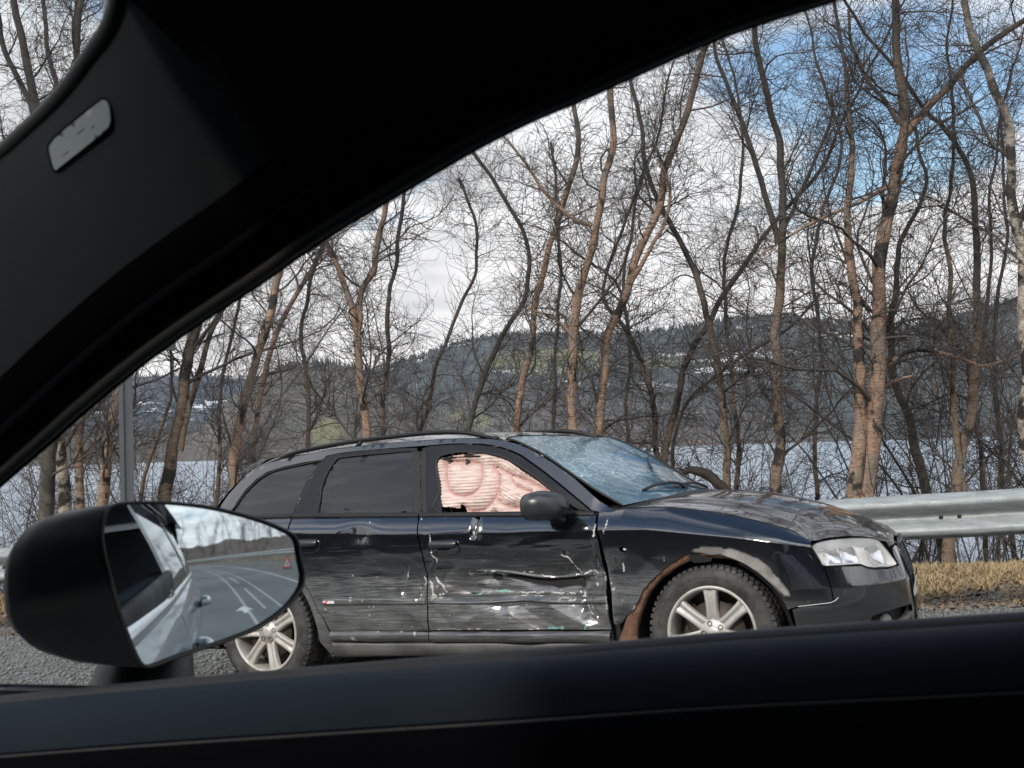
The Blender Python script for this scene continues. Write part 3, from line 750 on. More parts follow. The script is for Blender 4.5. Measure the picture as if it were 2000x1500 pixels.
def stem_mesh(P, Rd, g, n=14, knots=True):
    K = len(P); T = np.gradient(P, axis=0); T /= np.linalg.norm(T, axis=1)[:, None]
    U = np.cross(T, [0, 1.0, 0]); U /= np.linalg.norm(U, axis=1)[:, None] + 1e-9; W = np.cross(T, U); a = np.arange(n) * 2 * np.pi / n
    nz = fbm(np.stack(np.broadcast_arrays(np.cos(a)[None] * 1.3 + 7, np.sin(a)[None] * 1.3, P[:, 2:3] * 3.2), -1).reshape(-1, 3), 3, int(g.integers(1e4))).reshape(K, n)
    rr = Rd[:, None] * (.80 + .42 * nz)
    V = P[:, None] + rr[:, :, None] * (np.cos(a)[None, :, None] * U[:, None] + np.sin(a)[None, :, None] * W[:, None])
    I = np.arange(K * n).reshape(K, n); J = np.roll(I, -1, 1); F = np.stack([I[:-1], J[:-1], J[1:], I[1:]], -1).reshape(-1, 4)
    return V.reshape(-1, 3), F

def tree(label, Y, stems, bark, dens=1.0, group='birches along the bank', low=.14, extend=2.6, seed=None, rise=True, name='birch_tree', L2=(.5, 1.8), bend=.45):
    """stems: list of (pixel path from foot to tip, width at foot px, width at tip px). The first reaches the ground."""
    g = np.random.default_rng(seed if seed is not None else sum(map(ord, label)) * 7919 % 2 ** 31)
    S3 = []
    for k, (path, w0, w1) in enumerate(stems):
        P = np.array([spot(x, y, Y) for x, y in path]); n = len(P)
        dep = np.cumsum(g.normal(0, .05 * bend, n)); P[:, 1] += dep * 1.0 if k == 0 else dep
        P = np.array([p * (1 + d / Y * 1.0) if False else p for p, d in zip(P, dep)])
        r0, r1 = w0 * .94 / 2 / FPX * Y, w1 * .74 / 2 / FPX * Y
        if k == 0 and rise:
            d = P[0] - P[1]; d /= np.linalg.norm(d); gz = float(ground_z(P[0][0], P[0][1])); foot = P[0] + d * max(0.0, (P[0][2] - gz) / max(.3, -d[2])); foot[2] = gz - .15
            P = np.vstack([foot, P])
        if extend > 0 and w1 > 7:
            d = P[-1] - P[-2]; d /= np.linalg.norm(d); d = d * .75 + np.array([g.normal(0, .12), g.normal(0, .1), .35]); q = P[-1].copy()
            L = extend * (w1 / 16) ** .5
            ext = []
            for j in range(5): d = d + g.normal(0, .10, 3) + [0, 0, .04]; d /= np.linalg.norm(d); q = q + d * L / 5; ext.append(q.copy())
            n_e = len(ext); P0 = P; P = np.vstack([P, ext])
        else: n_e = 0
        C = spline3(P, max(34, int(len(P) * 10))); d = np.r_[0, np.cumsum(np.linalg.norm(np.diff(C, axis=0), axis=1))]; tt = d / d[-1]
        cut = np.linalg.norm(P0[-1] - P0[0]) / (np.linalg.norm(P0[-1] - P0[0]) + L) if n_e else 1
        Rd = np.interp(tt, [0, cut, 1], [r0, r1, r1 if not n_e else .008])
        if k == 0: Rd *= 1 + .35 * np.exp(-d / .18)
        kk = int(g.integers(999)); C[:, 0] += (fbm(np.c_[C[:, 2] * 2.0, np.full(len(C), k * 9.1)], 3, kk) - .5) * .11; C[:, 1] += (fbm(np.c_[C[:, 2] * 2.0, np.full(len(C), k * 5.3)], 3, kk + 9) - .5) * .09
        S3.append((C, Rd))
    foot = S3[0][0][0].copy(); foot[2] += .15
    e = empty(name, label, 'tree', tuple(foot), group)
    for k, (C, Rd) in enumerate(S3):
        v, f = stem_mesh(C - foot, Rd, g); add('trunk' if k == 0 else 'limb', v, f, MT[bark], e)
    L_all = [(C - foot, Rd) for C, Rd in S3]
    (v2, f2), (v3, f3) = crown_geom(g, L_all, dens, low=low, L2=L2)
    add('bough', v2, f2, MT['limb'], e, kind='stuff'); add('twig', v3, f3, MT['twig'], e, kind='stuff')
    return e

# the row seen through the side window, left to right; every path is from the foot upwards
tree('thick dark mossy trunk, leftmost of the four stems above the door mirror', 13.2, [([(86, 1080), (97, 980), (104, 880), (112, 780), (118, 600), (95, 400), (60, 200), (30, 60)], 36, 20), ([(110, 790), (150, 600), (165, 380), (160, 200), (150, 60), (155, -60)], 18, 10)], 'bark_g', 1.1)
tree('whitish peeling birch with twisted stem beside the mossy trunk', 13.8, [([(128, 1040), (130, 960), (128, 900), (120, 830), (128, 740), (150, 560), (110, 380), (80, 250), (20, 100)], 30, 14)], 'bark_p', 1.0)
tree('slim pinkish birch stem third from the left above the door mirror', 14.4, [([(168, 1030), (164, 960), (160, 900), (158, 820), (170, 700), (190, 520), (150, 330), (100, 150), (85, 0)], 19, 11)], 'bark_o', .9)
tree('orange brown birch just left of the sign post', 13.0, [([(198, 1010), (208, 920), (218, 830), (230, 745), (240, 600), (225, 420), (200, 260), (150, 110), (165, -20)], 27, 16)], 'bark_o', 1.0)
tree('tall brown birch with two parallel leaning stems right of the sign post', 13.6, [([(322, 985), (334, 920), (348, 840), (360, 760), (376, 670), (388, 610), (400, 480), (395, 300), (420, 100)], 30, 16), ([(350, 880), (372, 800), (388, 735), (405, 665), (440, 600), (480, 550), (520, 500), (560, 430)], 15, 9)], 'bark_b', 1.0)
tree('bright orange birch leaning right behind the rear of the wreck', 12.4, [([(463, 950), (470, 870), (480, 800), (494, 740), (512, 680), (530, 610), (538, 560), (546, 500), (560, 400), (590, 250)], 25, 16)], 'bark_o', 1.05)
tree('forked birch with an orange left limb above the roof rail', 12.8, [([(714, 880), (712, 830), (706, 780), (698, 720), (692, 660), (698, 630), (706, 585), (716, 555), (735, 525), (742, 480), (752, 420), (770, 350)], 24, 12), ([(694, 645), (690, 605), (672, 555), (652, 505), (636, 465), (610, 410)], 15, 9)], 'bark_o', 1.1)
tree('thin grey birch standing just right of the forked one', 14.0, [([(752, 900), (752, 800), (752, 720), (756, 660), (765, 560), (776, 480), (792, 400), (800, 330)], 12, 9)], 'bark_b', .9)
tree('thin birch sweeping right then back left, bent like an elbow, over the wreck roof', 13.4, [([(912, 860), (930, 790), (952, 722), (990, 650), (1024, 568), (1028, 480), (984, 391), (935, 312), (910, 260)], 15, 9), ([(1024, 575), (1060, 640), (1045, 600)], 5, 4)][:1], 'bark_g', 1.0)
tree('slender leaning birch with a pale speckled foot left of the straight orange trunk', 12.9, [([(1008, 870), (1015, 800), (1023, 742), (1040, 640), (1057, 547), (1090, 443), (1110, 365), (1127, 287), (1122, 200), (1118, 120)], 17, 12)], 'bark_o', 1.05)
tree('straight orange birch rising from behind the windscreen, the brightest of the row', 12.0, [([(1122, 900), (1121, 846), (1121, 760), (1122, 698), (1123, 612), (1144, 525), (1158, 443), (1172, 352), (1193, 278), (1190, 200), (1178, 110), (1185, 20)], 23, 14), ([(1116, 650), (1090, 625), (1060, 610), (1020, 600)], 7, 4), ([(1155, 440), (1110, 420), (1060, 370), (1010, 300), (975, 255)], 10, 6)], 'bark_o', 1.1)
tree('orange birch leaning right, second trunk behind the windscreen', 12.3, [([(1163, 890), (1172, 800), (1184, 720), (1197, 646), (1230, 568), (1250, 482), (1287, 391), (1316, 300), (1345, 200), (1380, 90), (1420, 20)], 22, 15), ([(1230, 565), (1262, 500), (1290, 440), (1300, 370), (1270, 280)], 10, 6)], 'bark_o', 1.1)
tree('twisted birch snaking left above the bonnet of the wreck', 13.1, [([(1292, 945), (1288, 900), (1283, 846), (1270, 776), (1248, 711), (1218, 640), (1180, 592), (1183, 538), (1200, 470)], 17, 8), ([(1300, 905), (1318, 800), (1340, 700), (1382, 633), (1410, 577), (1480, 480), (1545, 395), (1600, 330)], 15, 9)], 'bark_b', 1.0)
tree('slanting birch crossing a dark bough above the bonnet', 12.7, [([(1420, 985), (1418, 900), (1413, 846), (1396, 720), (1380, 633), (1356, 538), (1328, 475), (1290, 408), (1262, 330), (1250, 240)], 19, 11)], 'bark_b', 1.0)
tree('thin upright birch between the slanting stem and the straight grey trunk', 14.6, [([(1444, 990), (1442, 880), (1436, 803), (1424, 690), (1414, 593), (1420, 500), (1440, 400), (1450, 300)], 12, 8)], 'bark_b', .85)
tree('straight grey brown trunk with a fork high up over the bonnet', 12.2, [([(1516, 985), (1519, 900), (1518, 780), (1520, 640), (1523, 500), (1525, 380), (1522, 300), (1510, 233), (1498, 167), (1478, 100), (1470, 20)], 25, 14), ([(1519, 475), (1493, 393), (1462, 300), (1443, 233), (1417, 167), (1395, 90)], 14, 9), ([(1526, 450), (1560, 380), (1590, 320), (1615, 250), (1622, 180)], 9, 6)], 'bark_b', 1.15)
tree('stout pair of rough orange stems beside the end of the bonnet', 12.0, [([(1690, 1005), (1698, 900), (1712, 790), (1716, 690), (1718, 600), (1722, 500), (1742, 380), (1768, 250), (1765, 200), (1752, 110), (1745, 10)], 42, 20), ([(1675, 990), (1674, 900), (1680, 800), (1684, 720), (1676, 600), (1664, 500), (1658, 400), (1662, 290), (1655, 200)], 30, 11),
   ([(1765, 262), (1805, 215), (1850, 170), (1900, 110), (1950, 70), (2010, 30)], 17, 12), ([(1764, 240), (1730, 190), (1695, 155), (1670, 90), (1655, 20)], 11, 7), ([(1708, 750), (1750, 705), (1800, 682), (1880, 695), (1940, 712), (2010, 690)], 11, 7), ([(1706, 800), (1730, 765), (1760, 742), (1800, 732)], 9, 5), ([(1745, 360), (1690, 390), (1620, 420), (1560, 450), (1480, 500)], 9, 5)], 'bark_o', 1.15)
tree('mossy trunk leaning left behind the stout pair', 13.9, [([(1822, 1010), (1806, 950), (1788, 880), (1768, 790), (1745, 700), (1738, 600), (1760, 480), (1800, 380)], 27, 10)], 'bark_g', .9)
tree('brown birch forking low, second trunk from the right edge', 12.6, [([(1862, 985), (1868, 900), (1886, 820), (1900, 720), (1906, 600), (1908, 500), (1898, 380), (1870, 300), (1835, 250), (1800, 220)], 26, 11), ([(1885, 985), (1872, 900), (1866, 820), (1860, 700), (1850, 560), (1842, 450), (1850, 350)], 15, 9)], 'bark_b', 1.1)
tree('thin dark birch with forked foot right of the brown one', 14.2, [([(1924, 985), (1914, 880), (1908, 800), (1930, 650), (1945, 500), (1935, 380)], 12, 8)], 'bark_b', .85)
tree('slim straight birch near the right edge of the view', 14.9, [([(1970, 985), (1958, 900), (1944, 800), (1940, 700), (1950, 560), (1965, 420)], 13, 8)], 'bark_b', .85)
tree('heavy pale birch cut by the right edge, bowed to the left at the top', 11.6, [([(2022, 1000), (2008, 850), (1998, 700), (1992, 520), (1977, 350), (1962, 250), (1930, 180), (1900, 100), (1880, 20)], 34, 19), ([(1985, 450), (2030, 330), (2050, 200)], 16, 8)], 'bark_p', 1.15)
tree('dark bough-like birch arching right over the bonnet', 15.0, [([(1318, 960), (1322, 846), (1356, 776), (1408, 729), (1480, 681), (1545, 640), (1600, 575)], 10, 7)], 'bark_g', .9)
tree('faint thin birch behind the forked one, left side of the roof', 15.5, [([(600, 930), (606, 850), (600, 760), (590, 660), (610, 560), (640, 450), (650, 380)], 12, 8)], 'bark_b', 1.1)
tree('thin dark birch leaning right over the middle of the roof', 15.2, [([(810, 900), (830, 800), (860, 700), (900, 610), (930, 520), (925, 430), (890, 350)], 10, 7)], 'bark_b', 1.0)
tree('upright grey birch midway between the elbow birch and the pale foot', 16.0, [([(1080, 900), (1086, 780), (1088, 640), (1090, 500), (1086, 380), (1075, 280)], 10, 7)], 'bark_b', .9)
tree('slim grey birch right of the two orange trunks', 16.5, [([(1222, 930), (1224, 800), (1228, 650), (1218, 540), (1236, 430), (1260, 330)], 11, 7)], 'bark_b', .9)
tree('slim birch between the straight grey trunk and the stout pair', 15.8, [([(1600, 990), (1590, 860), (1604, 700), (1590, 560), (1600, 430), (1640, 300), (1620, 190)], 11, 8)], 'bark_b', 1.0)
tree('thin leaning birch behind the sign post', 16.2, [([(272, 1000), (290, 900), (330, 800), (330, 700), (300, 600)], 10, 8)], 'bark_b', .9)
tree('crooked thin birch left of the orange leaning one', 15.6, [([(420, 980), (430, 880), (425, 760), (450, 660), (470, 560), (462, 450)], 10, 7)], 'bark_b', 1.0)

BEHIND = ['beyond the left edge of the view', 'just beyond the left edge', 'at the far left over the barrier end', 'left of the mossy trunk', 'behind the whitish peeling birch', 'right of the orange brown birch by the sign post', 'right of the sign post',
          'behind the tall brown birch with parallel stems', 'left of the bright orange leaning birch', 'behind the tail of the wreck', 'between the orange leaning birch and the forked one', 'behind the forked birch', 'over the middle of the roof rail', 'left of the elbow shaped birch',
          'behind the elbow shaped birch', 'left of the straight orange birch', 'between the two orange trunks', 'right of the second orange trunk', 'behind the twisted birch over the windscreen', 'behind the slanting birch', 'left of the straight grey trunk', 'right of the straight grey trunk',
          'left of the stout orange pair', 'right of the stout orange pair', 'behind the brown birch that forks low', 'at the right edge of the view']
ORD = ['first', 'second', 'third', 'fourth', 'fifth', 'sixth', 'seventh', 'eighth', 'ninth', 'tenth', 'eleventh', 'twelfth', 'last']
# shared background birches: a handful of shapes, each copy a tree of its own
def thin_tree(seed, H, r, lean, low=.12):
    g = np.random.default_rng(seed); P = [np.zeros(3)]; d = np.array([lean, g.normal(0, .1), 1.0])
    for k in range(8): d = d + g.normal(0, .13, 3); d[2] = max(d[2], .6); d /= np.linalg.norm(d); P.append(P[-1] + d * H / 8)
    C = spline3(np.array(P), 40); Rd = np.linspace(r, .008, 40); e = empty('birch_tree', None, None)
    v, f = stem_mesh(C, Rd, g, 8); add('trunk', v, f, MT['bark_b'] if seed % 3 else MT['bark_o'], e)
    st = [(C, Rd)]
    if seed % 2:
        k = 14; Q = walk(g, C[k][None], np.array([[g.normal(0, .5), g.normal(0, .3), 1.0]]), np.array([H * .55]), 30, .05, .03)[0]; st.append((Q, np.linspace(r * .6, .006, 30))); v, f = stem_mesh(Q, st[1][1], g, 7); add('limb', v, f, MT['bark_b'], e)
    (v2, f2), (v3, f3) = crown_geom(g, st, .78, low=.22, fine=.8); add('bough', v2, f2, MT['limb'], e, kind='stuff'); add('twig', v3, f3, MT['twig'], e, kind='stuff')
    return e
def clone(e, loc, rz, sc, label, cat, group):
    c = e.copy(); col.objects.link(c); c.location = loc; c.rotation_euler = (0, 0, rz); c.scale = (sc,) * 3
    c['label'] = label; c['category'] = cat; c['group'] = group
    for ch in e.children:
        d = ch.copy(); col.objects.link(d); d.parent = c
        for k in ('label', 'category', 'group'):
            if k in d: del d[k]
    return c
protos = [thin_tree(100 + k, 7.4 + .5 * (k % 4), .030 + .006 * (k % 3), -.25 + .1 * k) for k in range(6)]
used = set()
def place(k, x, y, rz, sc, label, group):
    gz = float(ground_z(x, y)) - .05
    if k not in used:
        used.add(k); e = protos[k]; e.location = (x, y, gz); e.rotation_euler = (0, 0, rz); e.scale = (sc,) * 3; e['label'] = label; e['category'] = 'tree'; e['group'] = group; return e
    return clone(protos[k], (x, y, gz), rz, sc, label, 'tree', group)
g_ = np.random.default_rng(42)
for k in range(26):
    if k % 3 == 2 and k > 5: continue
    r = g_.uniform(18, 27); px = -350 + k * 104 + g_.uniform(-24, 24); th = (px - 1000) / FPX
    Y = r / (th * SR + CRr); place(k % 6, th * Y, Y, g_.uniform(0, 6.3), g_.uniform(.75, 1.12), 'thin background birch ' + BEHIND[k], 'thin birches behind the front row')
for k in range(44):                                       # beside the road behind the camera, seen in the door mirror
    s = 6.5 + k * 1.9 + g_.uniform(-1, 1); r = g_.uniform(11.6, 17); x, y = xy(r, s)
    place((k * 5 + 1) % 6, x, y, g_.uniform(0, 6.3), g_.uniform(1.05, 1.6), 'bare birch by the road reflected in the door mirror', 'birches along the road behind')
for k in range(16):
    s = -9 - k * 3.2 + g_.uniform(-1, 1); r = g_.uniform(12.8, 20); x, y = xy(r, s)
    place((k * 5 + 2) % 6, x, y, g_.uniform(0, 6.3), g_.uniform(.8, 1.2), 'bare birch ahead along the road beyond the left edge', 'birches along the road ahead')

# undergrowth: many-stemmed bare shrubs behind the barrier
def shrub_proto(seed, H):
    g = np.random.default_rng(seed); n = 13; S = g.normal(0, .16, (n, 3)); S[:, 2] = 0; D = g.normal(0, .45, (n, 3)); D[:, 2] = 1
    P = walk(g, S, D, g.uniform(.6, 1.0, n) * H, 12, .13, .03); Rd = taper(g.uniform(.006, .014, n), np.full(n, .003), 12)
    s, d, r, _, t = sprout(g, P, Rd, 150, .12, 1, (25, 60)); P3 = walk(g, s, d, g.uniform(.25, .8, 150), 7, .2, .03); R3 = taper(np.full(150, .0038), np.full(150, .002), 7)
    s, d, r, _, t = sprout(g, P3, R3, 520, .1, 1, (25, 60)); P4 = walk(g, s, d, g.uniform(.1, .35, 520), 4, .25, .02); R4 = taper(np.full(520, .0022), np.full(520, .0014), 4)
    e = empty('bare_shrub', None, None); v, f = tubes(P, Rd, 6); add('stem', v, f, MT['limb'], e)
    v, f = tubes(P3, R3, 3); v2, f2 = tubes(P4, R4, 3); add('twig', np.concatenate([v, v2]), np.concatenate([f, f2 + len(v)]), MT['twig'], e, kind='stuff'); return e
sp_ = [shrub_proto(300 + k, 2.6 + .4 * k) for k in range(4)]; used_s = set()
ZN = [(-200, 240, 'leafless shrub at the left edge beside the door mirror', 'shrubs at the left edge'), (240, 620, 'leafless shrub between the sign post and the wreck', 'shrubs left of the wreck'),
      (1280, 1700, 'leafless shrub against the water above the bonnet', 'shrubs above the bonnet'), (1700, 2080, 'leafless shrub behind the barrier at the right', 'shrubs at the right')]
NS = (13, 11, 7, 6)
for zi, (a, b, lab, grp) in enumerate(ZN):
    for k in range(NS[zi]):
        px = a + (b - a) * (k + g_.random()) / NS[zi]; r = g_.uniform(13.0, 18.5); th = (px - 1000) / FPX; Y = r / (th * SR + CRr); x, y = th * Y, Y; gz = float(ground_z(x, y)) - .05; i = (k + zi) % 4
        sc = g_.uniform(.8, 1.25); lab_ = lab + ', ' + ORD[k] + ' from the left'
        if i not in used_s: used_s.add(i); e = sp_[i]; e.location = (x, y, gz); e.scale = (sc,) * 3; e['label'] = lab_; e['category'] = 'shrub'; e['group'] = grp
        else: clone(sp_[i], (x, y, gz), g_.uniform(0, 6.3), sc, lab_, 'shrub', grp)

# the broken bough lying over the bank
def fallen():
    P = np.array([spot(x, y, 12.6) for x, y in ((1312, 962), (1330, 930), (1346, 914), (1366, 918), (1392, 936), (1420, 960), (1450, 1000))]); C = spline3(P, 60); C += (fbm(C * 5, 3, 4)[:, None] - .5) * .06; C0 = C.mean(0)
    e = empty('fallen_bough', 'broken dead bough with a raw end arching behind the wiper', 'dead branch', tuple(C0)); g = np.random.default_rng(3)
    Rd = np.interp(np.linspace(0, 1, 60), [0, .3, .45, 1], [.016, .030, .045, .050]); v, f = stem_mesh(C - C0, Rd, g, 12); add('wood', v, f, MT['deadwood'], e)
    s = walk(g, np.repeat((C[20] - C0)[None], 5, 0), g.normal(0, 1, (5, 3)) * [1, .3, .4] + [-.6, 0, .6], g.uniform(.06, .2, 5), 4, .1, 0); v, f = tubes(s, taper(np.full(5, .014), np.full(5, .002), 4), 4); add('splinter', v, f, MT['deadwood'], e, kind='stuff')
fallen()
def dead_hanger():
    P = np.array([spot(x, y, 12.1) for x, y in ((1548, 690), (1556, 715), (1568, 738), (1582, 748), (1590, 768))]); C = spline3(P, 24); e = empty('hanging_branch', 'short bleached branch caught hanging right of the straight grey trunk', 'dead branch', tuple(C[0]))
    v, f = tubes((C - C[0])[None], np.linspace(.010, .005, 24)[None], 6); add('wood', v, f, MT['bark_p'], e)
dead_hanger()

# ------------------------------------------------------------------ grass, leaf litter, gravel stones
def scatter_ground():
    g = np.random.default_rng(9)
    def pts(n, px0, px1, r0, r1):
        th = (g.uniform(px0, px1, n) - 1000) / FPX; r = g.uniform(r0, r1, n); Y = r / (th * SR + CRr); x = th * Y; return x, Y, ground_z(x, Y), r
    # dry grass
    x, y, z, r = map(np.concatenate, zip(pts(30000, 1650, 2120, 10.5, 14.6), pts(14000, -160, 620, 10.6, 14.2), pts(12000, 620, 1650, 10.6, 14.2)))
    cl = fbm(np.c_[x, y] * 2.2, 3, 4); keep = cl * 1.2 + (r - 10.7) * .22 > .60; x, y, z, cl, r = x[keep], y[keep], z[keep], cl[keep], r[keep]; n = len(x)
    h = (.03 + .12 * g.random(n) ** 1.5) * (.3 + cl) * (.6 + .4 * np.clip((r - 10.5) / 2, 0, 1)); a = g.random(n) * 6.28; lean = g.normal(0, 1.4, n); w = .003 + .003 * g.random(n)
    dx, dy = np.cos(a), np.sin(a); b = g.random(n) * 6.28
    V = np.zeros((n, 5, 3)); V[:, 0] = np.stack([x - w * dx, y - w * dy, z - .01], -1); V[:, 1] = np.stack([x + w * dx, y + w * dy, z - .01], -1)
    mx, my = x + np.cos(b) * h * .5 * abs(lean), y + np.sin(b) * h * .5 * abs(lean); V[:, 2] = np.stack([mx + w * dx * .8, my + w * dy * .8, z + h * .6], -1); V[:, 3] = np.stack([mx - w * dx * .8, my - w * dy * .8, z + h * .6], -1)
    V[:, 4] = np.stack([x + np.cos(b) * h * 1.3 * abs(lean), y + np.sin(b) * h * 1.3 * abs(lean), z + h * np.clip(1.0 - .35 * abs(lean), .3, 1)], -1)
    q = (np.arange(n) * 5)[:, None]; me = mesh_data('dry_grass', V.reshape(-1, 3), [q + np.array([[0, 1, 2, 3]]), q + np.array([[3, 2, 4]])], MT['straw'])
    add('dry_grass', me, None, kind='stuff', label='matted dry yellow grass on the verge under the crash barrier')
    # stones
    x, y, z, r = map(np.concatenate, zip(pts(15000, -80, 720, 6.6, 10.9), pts(9000, 1640, 2080, 7.6, 11.2), pts(9000, 700, 1700, 6.2, 10.4))); n = len(x)
    s = .005 + .013 * g.random(n) ** 2.2 + .02 * (g.random(n) > .993); base = np.array([[1, 0, 0], [-1, 0, 0], [0, 1, 0], [0, -1, 0], [0, 0, .8], [0, 0, -.6]], float)
    V = base[None] * s[:, None, None] * g.uniform(.55, 1.35, (n, 6, 3)); a = g.random(n) * 6.28; c, si = np.cos(a), np.sin(a); V = np.stack([V[..., 0] * c[:, None] - V[..., 1] * si[:, None], V[..., 0] * si[:, None] + V[..., 1] * c[:, None], V[..., 2]], -1)
    V += np.stack([x, y, z + s * .25], -1)[:, None]; q = (np.arange(n) * 6)[:, None]; T = np.array([[0, 2, 4], [2, 1, 4], [1, 3, 4], [3, 0, 4], [2, 0, 5], [1, 2, 5], [3, 1, 5], [0, 3, 5]])
    me = mesh_data('loose_gravel', V.reshape(-1, 3), (q[:, None] + T[None]).reshape(-1, 3), MT['stone'], False); add('loose_gravel', me, None, kind='stuff', label='loose grey gravel on the shoulder round the wreck')
    # leaf litter and small sticks
    x, y, z, r = map(np.concatenate, zip(pts(1200, 1650, 2100, 10.4, 12.0), pts(2500, -160, 500, 10.0, 13.0))); n = len(x); s = .012 + .02 * g.random(n)
    V = g.normal(0, 1, (n, 4, 3)) * .25 * s[:, None, None] + (np.array([[-1, 0, 0], [0, -.6, 0], [1, 0, 0], [0, .6, 0]])[None] * s[:, None, None]); a = g.random(n) * 6.28; c, si = np.cos(a), np.sin(a)
    V = np.stack([V[..., 0] * c[:, None] - V[..., 1] * si[:, None], V[..., 0] * si[:, None] + V[..., 1] * c[:, None], V[..., 2] * 1.6], -1) + np.stack([x, y, z + .012], -1)[:, None]
    add('leaf_litter', V.reshape(-1, 3), (np.arange(n) * 4)[:, None] + np.arange(4)[None], MT['leaf'], smooth=False, kind='stuff', label='brown leaf litter between the gravel and the grass')
MT['straw'] = simple('dry_straw', (.38, .285, .16), .85, var=.6, scale=9); MT['stone'] = simple('gravel_stone', (.165, .17, .165), .8, var=.8, scale=30); MT['leaf'] = simple('dead_leaf', (.20, .13, .085), .9, var=.5, scale=20)
scatter_ground()

# warning triangle behind, seen in the mirror
def triangle():
    x, y = xy(6.0, 14.0); e = empty('warning_triangle', 'red and white reflective warning triangle set out on the shoulder behind', 'warning triangle', (x, y, float(road_z(x, y)))); e.rotation_euler = (0, 0, R(70)); e.scale = (1.25,) * 3
    def tri(s0, s1, z, th):
        m = Mesh(); A = [(0, s0 * .866 * .66 + z), (-s0 / 2, -s0 * .866 * .34 + z), (s0 / 2, -s0 * .866 * .34 + z)]; B = [(0, s1 * .866 * .66 + z), (-s1 / 2, -s1 * .866 * .34 + z), (s1 / 2, -s1 * .866 * .34 + z)]
        V = [(p, y_, q) for y_ in (-th, th) for p, q in A + B]
        F = []
        for k in range(3):
            j = (k + 1) % 3; F += [(k, j, 3 + j, 3 + k), (6 + k, 9 + k, 9 + j, 6 + j), (k, 6 + k, 6 + j, j), (3 + k, 3 + j, 9 + j, 9 + k)]
        m.add(V, F); return m
    tri(.50, .36, .2, .006).build('reflector', MT['red_reflector'], e, False); tri(.35, .16, .2, .004).build('white_frame', MT['roadpaint'], e, False)
    b = Mesh(); b.box((0, 0, .02), (.46, .05, .02)); b.build('foot', MT['trim'], e, False)
MT['red_reflector'] = simple('red_reflector', (.65, .035, .02), .3, var=.1)
triangle()
# ---- wreck body surface (car frame: x forward from the front hub, y = inset from the right flank, z up from the hub) ----
HW=.885
_Y=np.cos(np.linspace(0,np.pi/2,1500)); _X=(1-np.clip(_Y,0,1)**2.7)**(1/3.0)
_S=np.r_[0,np.cumsum(np.hypot(np.diff(_X)*.70,np.diff(_Y)*HW))]; NL=_S[-1]
def crease(x): return np.interp(x,[-3.6,-2.44,-1.6,-.57,-.3,-.07,.2,.5,1.4],[.55,.542,.507,.497,.492,.466,.435,.39,.36])
def topz(x): return np.interp(x,[-3.6,-2.87,-2.28,-1.6,-.57,-.43,-.2,.1,.35,.5,1.4],[.65,.645,.636,.611,.58,.592,.588,.547,.491,.44,.42])
def side(q,z):
    q=np.asarray(q,float); z=np.asarray(z,float)
    zc=crease(q); zt=topz(q)
    h=.9*np.clip(.15-z,0,1)**2+.08*np.clip(np.minimum(z,zc)-.2,0,1)**2
    t=np.clip((z-zc)/(zt-zc),0,1.0); wt=np.interp(q,[-.6,-.3,.1,.5],[.05,.08,.12,.12])
    h=h+wt*(.45*t+.55*t*t)
    h=h+np.clip(z-zt,0,9)*np.interp(q,[-.6,-.2,.3],[.42,.8,1.2])      # greenhouse leans in
    h=h+.16*np.clip(-2.6-q,0,9)**2+np.clip(z-zt,0,9)*.15*np.clip(-2.2-q,0,9)
    s=np.clip(q-.1,0,NL); X=np.interp(s,_S,_X); Y=np.interp(s,_S,_Y)
    A=np.interp(z,[-.3,.05,.2,.36,.45,.6],[.72,.748,.742,.69,.65,.58])
    x=np.where(q<.1,q,.1+X*A); y=np.where(q<.1,h,HW-(HW-h)*Y+0*h)
    return np.stack([x,y,z],-1)

